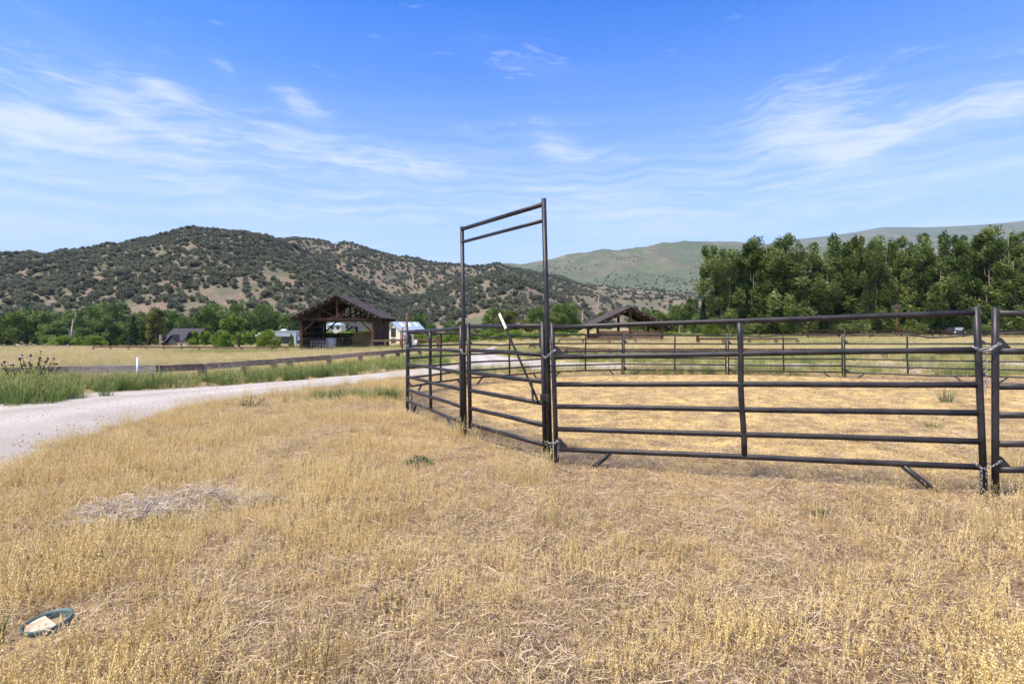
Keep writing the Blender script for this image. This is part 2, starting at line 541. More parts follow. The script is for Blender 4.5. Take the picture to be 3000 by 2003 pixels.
def grid_faces(nu, nv):
    i = np.arange(nu * nv).reshape(nu, nv)
    return np.stack([i[:-1, :-1], i[1:, :-1], i[1:, 1:], i[:-1, 1:]], -1).reshape(-1, 4)


def strip(a, b, n, m, lift, jit):
    A, B = resample(a, n), resample(b, n)
    t = np.linspace(0, 1, m)
    P = A[:, None, :] * (1 - t[None, :, None]) + B[:, None, :] * t[None, :, None]
    P[:, 0] += (np.stack([fbm(P[:, 0, 0], P[:, 0, 1], 1.6, 1), fbm(P[:, 0, 0], P[:, 0, 1], 1.6, 4)], -1) - 0.5) * jit
    P[:, -1] += (np.stack([fbm(P[:, -1, 0], P[:, -1, 1], 1.6, 7), fbm(P[:, -1, 0], P[:, -1, 1], 1.6, 9)], -1) - 0.5) * jit
    X, Y = P[..., 0], P[..., 1]
    edge = np.minimum(t, 1 - t)[None, :] * 2
    Z = gz(X, Y) + lift * smooth(0, 0.12, edge) + (smooth(0, 0.5, edge)) * 0.03
    Z = Z - 0.015 * np.exp(-((t - 0.36) / 0.07) ** 2)[None, :] - 0.015 * np.exp(-((t - 0.66) / 0.07) ** 2)[None, :]
    tr = np.exp(-((t - 0.36) / 0.09) ** 2) + np.exp(-((t - 0.66) / 0.09) ** 2)
    tr = tr[None, :] * (0.4 + 0.9 * fbm(X, Y, 0.5, 41)) - 0.9 * np.exp(-((t - 0.51) / 0.05) ** 2)[None, :] * fbm(X, Y, 0.9, 43) - 0.5 * (1 - smooth(0.0, 0.2, edge))
    return np.stack([X, Y, Z], -1).reshape(-1, 3), grid_faces(n, m), tr.ravel()


def ground_mat():
    m = bpy.data.materials.new('field_ground')
    m.use_nodes = True
    t = m.node_tree
    t.nodes.clear()
    N = NT(t)
    pos = N.n('ShaderNodeNewGeometry').outputs['Position']
    sp = N.n('ShaderNodeSeparateXYZ', {0: pos})
    big = N.noise(pos, 0.35, 4, 0.6)
    fine = N.noise(pos, 26, 5, 0.65)
    mid = N.noise(pos, 3.1, 5, 0.65)
    soil = N.ramp(N.m('ADD', N.m('MULTIPLY', fine, 0.6), N.m('MULTIPLY', mid, 0.4)), [(0.33, (0.11, 0.074, 0.042)), (0.5, (0.32, 0.225, 0.12)), (0.68, (0.54, 0.41, 0.22))])
    soil = N.mix(N.ramp(big, [(0.42, (0, 0, 0)), (0.62, (0.5, 0.5, 0.5))]), soil, (0.27, 0.21, 0.135))
    pen = N.ramp(N.m('ADD', N.m('MULTIPLY', fine, 0.55), N.m('MULTIPLY', mid, 0.45)), [(0.34, (0.26, 0.175, 0.066)), (0.46, (0.54, 0.39, 0.145)), (0.6, (0.70, 0.53, 0.215))])
    dx = N.m('SUBTRACT', sp.outputs[0], 6.6)
    dy = N.m('SUBTRACT', sp.outputs[1], 12.2)
    r = N.m('SQRT', N.m('ADD', N.m('MULTIPLY', dx, dx), N.m('MULTIPLY', dy, dy)))
    inp = N.ramp(N.m('MULTIPLY', N.m('ADD', r, N.m('MULTIPLY', mid, 1.0)), 0.1), [(0.80, (1, 1, 1)), (0.9, (0, 0, 0))])
    col = N.mix(inp, soil, pen)
    far = N.ramp(N.noise(N.mapping(pos, (0.25, 1, 1)), 0.16, 5, 0.6), [(0.36, (0.20, 0.23, 0.065)), (0.45, (0.34, 0.32, 0.12)), (0.54, (0.47, 0.39, 0.19)), (0.7, (0.55, 0.45, 0.27))])
    col = N.mix(N.m('MINIMUM', N.m('MAXIMUM', N.m('MULTIPLY', N.m('SUBTRACT', sp.outputs[1], 19.0), 0.12), 0.0), 1.0), col, far)
    b = N.n('ShaderNodeBsdfPrincipled', {'Base Color': col, 'Roughness': 0.95, 'Specular IOR Level': 0.1})
    bp = N.n('ShaderNodeBump', {'Strength': 0.9, 'Distance': 0.02, 'Height': N.m('ADD', fine, mid)})
    t.links.new(bp.outputs[0], b.inputs['Normal'])
    N.n('ShaderNodeOutputMaterial', {0: b.outputs[0]})
    return m


def road_mat():
    m = bpy.data.materials.new('pale_gravel')
    m.use_nodes = True
    t = m.node_tree
    t.nodes.clear()
    N = NT(t)
    pos = N.n('ShaderNodeNewGeometry').outputs['Position']
    fine = N.noise(pos, 38, 5, 0.7)
    mid = N.noise(pos, 5, 5, 0.65)
    big = N.noise(pos, 0.6, 4, 0.6)
    col = N.ramp(fine, [(0.32, (0.21, 0.19, 0.155)), (0.5, (0.365, 0.34, 0.305)), (0.68, (0.545, 0.515, 0.47))])
    col = N.mix(N.ramp(mid, [(0.4, (0, 0, 0)), (0.66, (0.55, 0.55, 0.55))]), col, (0.33, 0.285, 0.23))
    col = N.mix(N.ramp(big, [(0.4, (0, 0, 0)), (0.7, (0.6, 0.6, 0.6))]), col, (0.465, 0.435, 0.395))
    trk = N.n('ShaderNodeAttribute', attribute_name='col').outputs['Fac']
    col = N.mix(N.m('MINIMUM', N.m('MAXIMUM', N.m('MULTIPLY', trk, 0.55), 0.0), 0.6), col, (0.555, 0.525, 0.48))
    col = N.mix(N.m('MINIMUM', N.m('MAXIMUM', N.m('MULTIPLY', trk, -0.9), 0.0), 0.6), col, (0.30, 0.25, 0.19))
    b = N.n('ShaderNodeBsdfPrincipled', {'Base Color': col, 'Roughness': 0.95, 'Specular IOR Level': 0.1})
    bp = N.n('ShaderNodeBump', {'Strength': 1.0, 'Distance': 0.018, 'Height': N.m('ADD', fine, mid)})
    t.links.new(bp.outputs[0], b.inputs['Normal'])
    N.n('ShaderNodeOutputMaterial', {0: b.outputs[0]})
    return m


gx = np.concatenate([-np.geomspace(6000, 60, 22), np.arange(-58, -16, 2.0), np.arange(-16, 16, 0.2), np.arange(16, 60, 2.0), np.geomspace(60, 6000, 22)])
gy = np.concatenate([[-2500, -600, -150, -40, -12, -4, -1], np.arange(0, 24, 0.2), np.arange(24, 60, 1.0), np.arange(60, 160, 3.0), np.geomspace(165, 6000, 24)])
GX, GY = np.meshgrid(gx, gy, indexing='ij')
GV = np.stack([GX, GY, gz(GX, GY)], -1).reshape(-1, 3)
ground = link('ground', npmesh('ground', GV, grid_faces(len(gx), len(gy)), mat=ground_mat(), smooth_=True))
props(ground, kind='structure')
M_road = road_mat()
v, f, tk = strip(ROAD_N, ROAD_F, 260, 26, 0.012, 0.5)
props(link('gravel_road', npmesh('gravel_road', v, f, tk, mat=M_road, smooth_=True)), kind='structure')
v, f, tk = strip(BR_L, BR_R, 90, 12, 0.020, 0.5)
props(link('gravel_track', npmesh('gravel_track', v, f, tk, mat=M_road, smooth_=True)), kind='structure')


# ------------------------------------------------------------------ hills
def hill_mat(name, tan, tan2, scrub, scale, lo, hi, rock=None):
    m = bpy.data.materials.new(name)
    m.use_nodes = True
    t = m.node_tree
    t.nodes.clear()
    N = NT(t)
    pos = N.n('ShaderNodeNewGeometry').outputs['Position']
    a = N.noise(pos, scale * 6, 6, 0.65)
    col = N.ramp(a, [(0.35, tan), (0.65, tan2)])
    s = N.noise(N.mapping(pos, (1, 0.6, 1.6), (0, 0, 0.3)), scale, 8, 0.62, 0.6)
    s2 = N.noise(pos, scale * 9, 5, 0.7)
    k = N.m('ADD', N.m('MULTIPLY', s, 0.72), N.m('MULTIPLY', s2, 0.28))
    sc = N.mix(N.noise(pos, scale * 3, 4, 0.6), scrub, tuple(x * 1.7 for x in scrub))
    col = N.mix(N.ramp(k, [(lo, (0, 0, 0)), (hi, (1, 1, 1))]), col, sc)
    b = N.n('ShaderNodeBsdfPrincipled', {'Base Color': col, 'Roughness': 1.0, 'Specular IOR Level': 0.0})
    bp = N.n('ShaderNodeBump', {'Strength': 0.8, 'Distance': 0.25 / scale * 0.06, 'Height': k})
    t.links.new(bp.outputs[0], b.inputs['Normal'])
    N.n('ShaderNodeOutputMaterial', {0: b.outputs[0]})
    return m


HILLS = {}


def hill(key, prof, dr, df, mat, shape=0.9, rough=8.0, nsc=0.012, nu=130, ns=44):
    pu = np.array([(p[0] - 1500) / FPX for p in prof])
    pe = np.array([(958 - p[1]) / FPX for p in prof])

    def H(u, s):
        u, s = np.asarray(u, float), np.asarray(s, float)
        e = np.interp(u, pu, pe)
        drr = dr * (1 + 0.06 * np.sin(u * 5 + dr))
        y = df + (drr - df) * s
        zr = CAM_Z + e * drr
        zf = gz(u * df, np.full_like(u, df)) - 2.5
        sm = np.clip(s, 0, 1)
        z = zf + (zr - zf) * sm ** shape - np.clip(s - 1, 0, None) * (drr - df) * 0.35
        x = u * y
        w = np.clip(4 * sm * (1 - sm), 0, 1)
        rd = np.abs(fbm(x, y * 0.5, nsc, 3, 4) - 0.5) * 2
        z = z + ((0.5 - rd) * rough + (fbm(x, y, nsc * 5, 8, 3) - 0.5) * rough * 0.4) * w * np.clip((zr - zf) / 40, 0.2, 2)
        z = z + (fbm(x, y, nsc * 3, 14, 3) - 0.5) * rough * 0.25 * sm
        return x, y, z
    us = np.linspace(pu[0], pu[-1], nu)
    ss = np.concatenate([np.linspace(0, 1, ns), [1.06, 1.15, 1.35]])
    U, S = np.meshgrid(us, ss, indexing='ij')
    X, Y, Z = H(U, S)
    o = link('hill', npmesh('hill', np.stack([X, Y, Z], -1).reshape(-1, 3), grid_faces(nu, len(ss)), mat=mat, smooth_=True))
    props(o, kind='structure')
    HILLS[key] = (H, pu[0], pu[-1])


MH1 = hill_mat('juniper_hill_soil', (0.15, 0.12, 0.087), (0.225, 0.18, 0.133), (0.09, 0.09, 0.06), 0.06, 0.44, 0.56)
MH3 = hill_mat('sage_mountain', (0.135, 0.116, 0.083), (0.19, 0.165, 0.12), (0.070, 0.086, 0.052), 0.0055, 0.38, 0.50)
MH4 = hill_mat('far_mountain', (0.14, 0.122, 0.09), (0.19, 0.165, 0.125), (0.076, 0.092, 0.058), 0.004, 0.38, 0.50)
hill('far', [(1900, 800), (2000, 760), (2238, 720), (2340, 699), (2468, 686), (2583, 665), (2724, 666), (2851, 660), (3000, 646), (3300, 640), (4200, 700), (5200, 760)], 3600, 1700, MH4, 0.95, 40, 0.0022)
hill('sage', [(1150, 860), (1350, 800), (1435, 779), (1468, 776), (1515, 777), (1600, 765), (1702, 747), (1796, 737), (1866, 725), (1937, 715), (2021, 707), (2162, 714), (2238, 717), (2400, 722), (3000, 760), (4000, 800), (4800, 860)], 2500, 1000, MH3, 0.9, 45, 0.003, 180, 60)
hill('second', [(480, 800), (600, 760), (700, 725), (796, 703), (873, 697), (936, 704), (980, 717), (1014, 708), (1034, 714), (1094, 735), (1187, 756), (1257, 772), (1351, 782), (1407, 784), (1435, 781), (1468, 780), (1550, 795), (1650, 820), (1750, 855), (1850, 930)], 820, 380, MH1, 0.9, 16, 0.008)
hill('low', [(1420, 880), (1500, 868), (1620, 845), (1750, 838), (1900, 852), (2020, 860), (2150, 864), (2300, 880), (2700, 900), (3400, 930)], 900, 420, MH1, 0.9, 10, 0.01)
hill('main', [(-2600, 840), (-1500, 790), (-800, 735), (-300, 762), (0, 757), (64, 752), (128, 759), (200, 753), (238, 743), (298, 731), (340, 723), (426, 706), (490, 690), (532, 678), (566, 674), (609, 678), (660, 683), (724, 689), (787, 704), (880, 745), (1000, 805), (1100, 855), (1187, 894), (1330, 940)], 620, 200, MH1, 0.88, 12, 0.011, 220, 60)
hill('rear_knob', [(1500, 905), (1550, 885), (1590, 866), (1623, 852), (1656, 847), (1693, 847), (1750, 861), (1820, 899), (1900, 940)], 560, 300, MH1, 0.9, 8, 0.014, 70, 34)
hill('knob', [(1020, 950), (1100, 925), (1187, 890), (1281, 857), (1346, 824), (1421, 807), (1468, 804), (1515, 807), (1562, 826), (1609, 857), (1656, 880), (1720, 915), (1790, 950)], 430, 190, MH1, 0.88, 7, 0.016, 90, 40)


# thin air haze round the whole valley
hzb = MB()
hzb.box(-6900, 6900, -2600, 6100, -70, 760)
hm_ = bpy.data.materials.new('air_haze')
hm_.use_nodes = True
hm_.node_tree.nodes.clear()
HN = NT(hm_.node_tree)
hv = HN.n('ShaderNodeVolumePrincipled', {'Color': (0.50, 0.72, 1.0, 1), 'Density': 0.00007, 'Anisotropy': 0.0})
hmo = HN.n('ShaderNodeOutputMaterial')
hm_.node_tree.links.new(hv.outputs[0], hmo.inputs['Volume'])
haze = link('haze', hzb.mesh('haze', hm_))
props(haze, kind='stuff')


# ------------------------------------------------------------------ foliage
def quads(P, D, L, Wd, jit=None):
    """leaf quads at P along D, length L, width Wd"""
    n = len(P)
    rv = rng.normal(size=(n, 3))
    s = np.cross(D, rv)
    s /= np.linalg.norm(s, axis=1, keepdims=True) + 1e-9
    L, Wd = np.broadcast_to(L, n)[:, None], np.broadcast_to(Wd, n)[:, None]
    a = P - D * L / 2
    b = P + s * Wd / 2 + D * L * 0.05
    c = P + D * L / 2
    d = P - s * Wd / 2 + D * L * 0.05
    V = np.stack([a, b, c, d], 1).reshape(-1, 3)
    return V, np.arange(4 * n).reshape(n, 4)


def unit(a):
    return a / (np.linalg.norm(a, axis=-1, keepdims=True) + 1e-9)


def crown(name, lobes, per, L, Wd, wind, mat, squash=1.0, outw=0.5, rnd=0.55, shell=0.55):
    """lobes: list of (centre, radii) -> mesh of many separate leaves"""
    Ps, Ds, Cs = [], [], []
    for c, r in lobes:
        d = unit(rng.normal(size=(per, 3)))
        rad = shell + (1 - shell) * rng.random((per, 1)) ** 0.6
        rad = rad * (1 + 0.18 * rng.normal(size=(per, 1)))
        P = np.array(c) + d * rad * np.array(r)
        D = unit(d * outw + np.array(wind) + rng.normal(size=(per, 3)) * rnd)
        Ps.append(P)
        Ds.append(D)
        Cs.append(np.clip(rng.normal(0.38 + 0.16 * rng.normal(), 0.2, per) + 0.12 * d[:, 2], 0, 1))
    P, D, col = np.concatenate(Ps), np.concatenate(Ds), np.concatenate(Cs)
    k = len(P)
    V, F = quads(P, D, L * rng.uniform(0.6, 1.4, k), Wd * rng.uniform(0.6, 1.4, k))
    return npmesh(name, V, F, np.repeat(col, 4), mat)


def lobes_round(n, H, Rx, z0, lr, topw=0.7, up=1.0):
    out = []
    for i in range(n):
        t = (i + random.random()) / n
        z = z0 + (H - z0) * (0.04 + 0.92 * t)
        k = math.sqrt(max(0.05, 1 - abs((t - 0.42) / 0.62) ** 2.4))
        a = random.uniform(0, 6.283)
        rr = Rx * k * math.sqrt(random.uniform(0.15, 0.85))
        s = lr * random.uniform(0.7, 1.25) * (0.7 + 0.3 * k)
        out.append(((rr * math.cos(a), rr * math.sin(a), z), (s, s, s * up * random.uniform(0.7, 1.0))))
    return out


def trunk_mesh(name, H, r, limbs, mat, lean=0.0, spread=0.5, zlow=0.15):
    b = MB()
    top = (lean * H * 0.3, 0, H * 0.93)
    b.tube([(0, 0, -0.3), (0.03 * H * lean, 0, H * 0.2), (lean * H * 0.12, 0.01 * H, H * 0.5), top], [r * 1.25, r, r * 0.62, r * 0.12], 7)
    for i in range(limbs):
        t = zlow + (0.8 - zlow) * i / max(1, limbs - 1)
        a = i * 2.4 + random.random()
        L = H * 0.36 * (1 - 0.55 * t) * random.uniform(0.8, 1.2)
        p = Vector((lean * H * 0.12 * t, 0, H * t))
        d = Vector((math.cos(a) * spread, math.sin(a) * spread, 1)).normalized()
        b.tube([p, p + d * L * 0.5 + Vector((math.cos(a), math.sin(a), 0)) * L * 0.1, p + d * L], [r * 0.42 * (1 - 0.5 * t), r * 0.26 * (1 - 0.5 * t), r * 0.05], 5)
    return b.mesh(name, mat)


WIND = (-0.55, 0.0, 0.42)
KIND = {}


def add_kind(k, crowns, trunk):
    KIND[k] = (crowns, trunk)


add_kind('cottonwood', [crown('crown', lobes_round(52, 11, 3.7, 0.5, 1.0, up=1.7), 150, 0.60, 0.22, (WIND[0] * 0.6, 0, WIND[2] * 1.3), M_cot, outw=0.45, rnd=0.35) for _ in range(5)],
         trunk_mesh('trunk', 11, 0.3, 9, M_barkd, -0.1))
add_kind('yellow', [crown('crown', lobes_round(26, 10, 2.6, 1.0, 1.3), 200, 0.6, 0.26, (WIND[0] * 0.8, 0, WIND[2] * 0.8), M_yel, rnd=0.45)],
         trunk_mesh('trunk', 10, 0.25, 8, M_bark, -0.1))


def lobes_poplar(H, Rm):
    out = []
    # upright plumes packed round several leaders
    lead = [(random.uniform(-0.5, 0.5), random.uniform(-0.5, 0.5), random.uniform(0.82, 1.0)) for _ in range(5)]
    lead[0] = (0, 0, 1.0)
    for i in range(80):
        lx, ly, lh = lead[i % 5]
        t = random.uniform(0.04, 0.985) * lh
        k = (0.72 + 0.5 * t) if t < 0.5 else (0.97 - 0.66 * ((t - 0.5) / 0.5) ** 1.8)
        a = random.uniform(0, 6.283)
        rr = Rm * k * (0.25 + 0.55 * random.random())
        s = random.uniform(0.38, 0.72)
        out.append(((Rm * lx * k + rr * math.cos(a) - 0.05 * H * t * t, Rm * ly * k + rr * math.sin(a), H * t), (s, s, s * random.uniform(1.6, 2.6))))
    return out


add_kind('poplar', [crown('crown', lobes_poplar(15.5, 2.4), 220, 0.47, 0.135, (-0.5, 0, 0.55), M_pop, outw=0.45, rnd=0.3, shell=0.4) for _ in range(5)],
         trunk_mesh('trunk', 15, 0.15, 12, M_bark, -0.06, 0.22, 0.08))
add_kind('young', [crown('crown', [((random.gauss(0, 0.35), random.gauss(0, 0.35), z), (0.55 * (1.15 - z / 5), 0.55 * (1.15 - z / 5), 0.7)) for z in np.linspace(0.6, 4.4, 14)], 120, 0.42, 0.16, (-0.3, 0, 0.6), M_wil, outw=0.4, rnd=0.4) for _ in range(2)],
         trunk_mesh('trunk', 4.4, 0.07, 5, M_bark, 0, 0.3))
add_kind('shrub', [crown('crown', lobes_round(26, 2.7, 1.75, 0.1, 0.75), 190, 0.34, 0.12, (-0.2, 0, 0.5), M_wil, outw=0.7, rnd=0.4) for _ in range(3)],
         trunk_mesh('trunk', 2.2, 0.06, 7, M_barkd, 0, 0.9, 0.05))


add_kind('thicket', [crown('crown', lobes_round(26, 2.7, 1.75, 0.1, 0.75), 190, 0.36, 0.12, (-0.3, 0, 0.45), M_pop, outw=0.5, rnd=0.4) for _ in range(3)],
         trunk_mesh('trunk', 2.2, 0.06, 7, M_barkd, 0, 0.9, 0.05))


def lobes_conifer(H):
    out = []
    for i in range(60):
        t = (i + random.random()) / 60
        rr = 0.24 * H * (1 - t) ** 0.85
        a = i * 2.4
        q = random.uniform(0.35, 0.9)
        out.append(((rr * q * math.cos(a), rr * q * math.sin(a), 0.04 * H + 0.94 * H * t), (0.30 * rr + 0.2, 0.30 * rr + 0.2, 0.25)))
    return out


add_kind('conifer', [crown('crown', lobes_conifer(9), 90, 0.55, 0.16, (0, 0, -0.1), M_con, outw=0.9, rnd=0.3) for _ in range(2)],
         trunk_mesh('trunk', 8.6, 0.18, 4, M_barkd))
PLANTED = {}


def plant(kind, px, d, h, w=None, label='', cat='tree', name=None, group=None, rz=None, base=0.0, dy=None):
    """one tree: h and w in metres"""
    crowns, trunk = KIND[kind]
    H0 = {'cottonwood': 11.5, 'yellow': 10.5, 'poplar': 16.2, 'young': 5.0, 'shrub': 3.1, 'thicket': 3.1, 'conifer': 9.1}[kind]
    W0 = {'cottonwood': 8.6, 'yellow': 6.6, 'poplar': 6.4, 'young': 1.9, 'shrub': 4.6, 'thicket': 4.6, 'conifer': 4.6}[kind]
    k = PLANTED.get(kind, 0)
    PLANTED[kind] = k + 1
    p = gp(px, d, base)
    nm = name or {'shrub': 'willow_shrub', 'thicket': 'poplar_thicket', 'conifer': 'conifer_tree', 'poplar': 'poplar_tree', 'young': 'young_poplar'}.get(kind, 'cottonwood_tree')
    root = thing(nm, label, cat, p, random.uniform(-0.35, 0.35) if rz is None else rz, group)
    sz = h / H0
    sx = (w / W0) if w else sz * random.uniform(0.9, 1.1)
    root.scale = (sx, sx, sz)
    link('trunk', trunk, root)
    link('crown', crowns[k % len(crowns)], root)
    return root


# right: windbreak of tall poplars
ORD = ['first', 'second', 'third', 'fourth', 'fifth', 'sixth', 'seventh', 'eighth', 'ninth', 'tenth', 'eleventh', 'twelfth', 'thirteenth', 'fourteenth', 'fifteenth', 'sixteenth', 'seventeenth']
row = [(2116, 711, 128), (2228, 690, 150), (2322, 682, 170), (2398, 711, 130), (2485, 687, 150), (2545, 684, 100), (2588, 686, 110), (2645, 690, 130), (2722, 684, 150), (2806, 682, 140), (2850, 680, 110), (2926, 658, 180), (3010, 668, 150), (3090, 690, 160), (3180, 670, 160)]
for i, (px, top, wpx) in enumerate(row):
    d = 85 + 1.6 * math.sin(i * 2.1)
    base = G((px - 1500) / FPX * d, d)
    h = (958 - top) / FPX * d + CAM_Z - base
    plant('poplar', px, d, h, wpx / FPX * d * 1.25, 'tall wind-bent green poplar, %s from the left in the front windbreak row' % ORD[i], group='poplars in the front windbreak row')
for i, px in enumerate([2170, 2275, 2350, 2440, 2520, 2615, 2690, 2770, 2880, 2970, 3060]):
    d = 95 + 2 * (i % 3)
    plant('poplar', px, d, 15.4 + 0.9 * math.sin(i * 1.7), 9.5, 'darker poplar half hidden behind the windbreak, %s from the left in the back row' % ORD[i], group='poplars in the back row')
for i, px in enumerate([2125, 2180, 2250, 2330, 2420, 2500, 2590, 2680, 2780, 2860, 2960]):
    plant('thicket', px, 85 - (i % 2) * 2, 2.1 + 0.6 * (i % 3), 5.0, 'low green thicket at the windbreak foot, %s from the left' % ORD[i], 'shrub', group='thickets under the poplars')
plant('conifer', 2068, 88, 6.4, 4.2, 'dark conifer just left of the poplar windbreak')
plant('shrub', 2085, 74, 2.6, 3.0, 'pale green bush in front of the dark conifer', 'shrub')

# left: cottonwoods along the river
for px, top, wpx, d, lab in [
    (-20, 935, 110, 150, 'green cottonwood cut by the left edge of the photo'),
    (-150, 900, 150, 150, 'large cottonwood outside the left edge'),
    (77, 905, 125, 150, 'broad dark cottonwood near the left end of the river trees'),
    (150, 912, 80, 156, 'cottonwood with pale windblown top behind the broad left one'),
    (160, 938, 90, 141, 'low front cottonwood with drooping branches near the left end'),
    (222, 905, 78, 152, 'upright cottonwood left of the bare dead trunk'),
    (245, 960, 62, 142, 'small rounded tree right of the bare dead trunk'),
    (298, 884, 95, 168, 'tall cottonwood rising at the back with an open top'),
    (350, 882, 85, 165, 'tall rounded cottonwood at the back, over the conical one'),
    (302, 922, 92, 145, 'conical dense cottonwood in front of the tall pair'),
    (365, 945, 70, 147, 'grey-green cottonwood right of the conical one'),
    (345, 940, 60, 156, 'narrow green cottonwood tucked behind the conical one'),
    (409, 913, 66, 160, 'bright green cottonwood behind the yellowing tree'),
    (424, 930, 78, 143, 'windblown cottonwood left of the yellowing tree'),
    (490, 906, 90, 160, 'dark cottonwood rising behind the charcoal house roof'),
    (545, 926, 70, 143, 'swept cottonwood right of the charcoal house'),
    (580, 945, 55, 150, 'thin cottonwood between the charcoal house and the biggest tree'),
    (628, 889, 105, 148, 'biggest dark cottonwood, behind the rounded willow shrub'),
    (698, 884, 75, 166, 'tall cottonwood at the back, left of the metal building'),
    (722, 912, 74, 143, 'feathery cottonwood leaning left, before the tall pair'),
    (775, 889, 100, 150, 'large rounded cottonwood behind the metal building'),
    (850, 922, 90, 150, 'cottonwood beside the left eave of the hay shed'),
    (905, 930, 80, 158, 'cottonwood behind the hay shed roof at left'),
    (1095, 915, 70, 165, 'pale cottonwood above the right eave of the hay shed'),
    (1135, 926, 56, 158, 'cottonwood behind the skylight house roof'),
]:
    base = G((px - 1500) / FPX * d, d)
    h = (958 - top) / FPX * d + CAM_Z - base
    plant('cottonwood', px, d, h, wpx / FPX * d * 1.1, lab, group='cottonwoods along the river')
for i, (px, top) in enumerate([(20, 925), (110, 928), (190, 922), (262, 918), (325, 925), (385, 925), (450, 922), (520, 928), (600, 925), (660, 920), (745, 922), (820, 925)]):
    d = 174 + (i % 2) * 4
    base = G((px - 1500) / FPX * d, d)
    plant('cottonwood', px, d, (958 - top) / FPX * d + CAM_Z - base, 8.5, 'dark background cottonwood, %s from the left in the rearmost river row' % ORD[i], group='cottonwoods in the rearmost row')
plant('yellow', 458, 142, 10.3, 5.2, 'yellowing cottonwood left of the charcoal house')
for px, top, d, lab in [(575, 968, 120, 'young poplar nearest the charcoal house'), (601, 967, 118, 'young poplar left of the rounded willow shrub'),
                        (648, 965, 128, 'sapling just behind the rounded willow shrub'), (696, 972, 118, 'slim sapling right of the rounded willow shrub'),
                        (712, 975, 117, 'slim sapling left of the pointed one'), (728, 970, 116, 'pointed sapling left of the garden windmill'),
                        (855, 976, 96, 'thin sapling before the metal building door')]:
    base = G((px - 1500) / FPX * d, d)
    plant('young', px, d, (958 - top) / FPX * d + CAM_Z - base, 2.6 if px != 855 else 0.8, lab, 'sapling', group='saplings in the far yard')
plant('young', 680, 130, 8, 5, 'light green poplar behind the saplings')
plant('conifer', 688, 136, 8.5, 3.6, 'narrow dark conifer between the saplings and cottonwoods')
plant('conifer', 392, 141, 8.0, 4.0, 'dark spruce between cottonwoods, left of the charcoal house')
plant('conifer', 560, 126, 3.5, 5.0, 'low spreading spruce right of the charcoal house')
plant('shrub', 652, 86, 3.0, 3.9, 'rounded bright willow shrub by the far rail, the more tidy of two', 'shrub')
plant('shrub', 788, 86, 3.2, 4.2, 'bushy willow shrub in front of the garden windmill', 'shrub')
plant('shrub', 180, 138, 3.0, 7, 'low brush at the foot of the left cottonwoods', 'shrub')
plant('shrub', 265, 138, 3.0, 8, 'low brush right of the bare dead trunk', 'shrub')
# bare dead trunk
dt = thing('dead_tree', 'bare grey dead trunk among the left cottonwoods', 'tree', gp(208, 139))
b = MB()
b.tube([(0, 0, -0.2), (0.1, 0, 3), (0.5, 0, 7.2)], [0.35, 0.25, 0.05], 6)
for i in range(9):
    a = i * 2.1
    b.tube([(0.1, 0, 0.2 + 0.25 * i), (0.1 + math.cos(a) * 0.9, math.sin(a) * 0.5, 1.6 + 0.4 * i)], [0.08, 0.02], 4)
b.tube([(0.3, 0, 5.5), (1.2, 0, 8.0), (1.1, 0, 9.4)], [0.12, 0.09, 0.03], 5)
part('trunk', b, M_barkw, dt)

# middle: trees behind the corral
for px, top, wpx, d, kd, lab in [
    (1232, 918, 52, 118, 'cottonwood', 'bright cottonwood left of the tall gate frame'),
    (1262, 948, 36, 112, 'cottonwood', 'small bushy tree right of the skylight house'),
    (1322, 935, 36, 110, 'cottonwood', 'small green tree just left of the gate frame post'),
    (1352, 940, 34, 108, 'cottonwood', 'small leafy tree hidden by the gate frame post'),
    (1447, 903, 62, 112, 'cottonwood', 'dense cottonwood behind the white gate lever tip'),
    (1497, 908, 52, 116, 'yellow', 'sparse pale cottonwood with showing stems'),
    (1581, 899, 66, 108, 'cottonwood', 'cottonwood just left of the tall gate post'),
    (1545, 935, 40, 112, 'yellow', 'low yellow-green tree near the white campers'),
    (1652, 888, 88, 98, 'cottonwood', 'large bright cottonwood right of the tall gate post'),
    (1632, 915, 60, 94, 'cottonwood', 'leaning cottonwood in front of the large bright one'),
    (1765, 913, 40, 150, 'cottonwood', 'small tree beside the left slope of the right shed roof'),
    (1905, 905, 60, 108, 'cottonwood', 'bright cottonwood over the right slope of the right shed'),
    (1935, 915, 60, 102, 'cottonwood', 'green cottonwood right of the right shed peak'),
    (1985, 892, 54, 100, 'cottonwood', 'upright cottonwood near the right eave of the right shed'),
    (2027, 871, 44, 104, 'cottonwood', 'slender cottonwood standing left of the dark conifer'),
    (1870, 920, 60, 120, 'cottonwood', 'hazy cottonwood directly behind the right shed roof'),
    (2050, 920, 54, 96, 'cottonwood', 'short leafy tree between the slender cottonwood and the conifer'),
]:
    base = G((px - 1500) / FPX * d, d)
    plant(kd, px, d, (958 - top) / FPX * d + CAM_Z - base, wpx / FPX * d * 1.3, lab, group='trees behind the corral')
for i, (px, top, wpx, d) in enumerate([(1225, 975, 66, 66), (1290, 978, 60, 72), (1330, 976, 62, 66), (1375, 970, 64, 80), (1420, 968, 70, 84), (1465, 975, 60, 70), (1510, 966, 70, 82), (1548, 976, 64, 72), (1590, 970, 70, 80), (1640, 972, 70, 78), (1690, 975, 60, 84), (1760, 975, 60, 86), (1810, 975, 80, 84), (1880, 975, 80, 82), (1950, 972, 90, 80), (2020, 975, 80, 80)]):
    base = G((px - 1500) / FPX * d, d)
    plant('shrub', px, d, (958 - top) / FPX * d + CAM_Z - base, wpx / FPX * d * 1.25, 'rounded green willow bush behind the corral, %s from the left in the thicket' % ORD[i], 'shrub', group='willow thicket behind the corral')
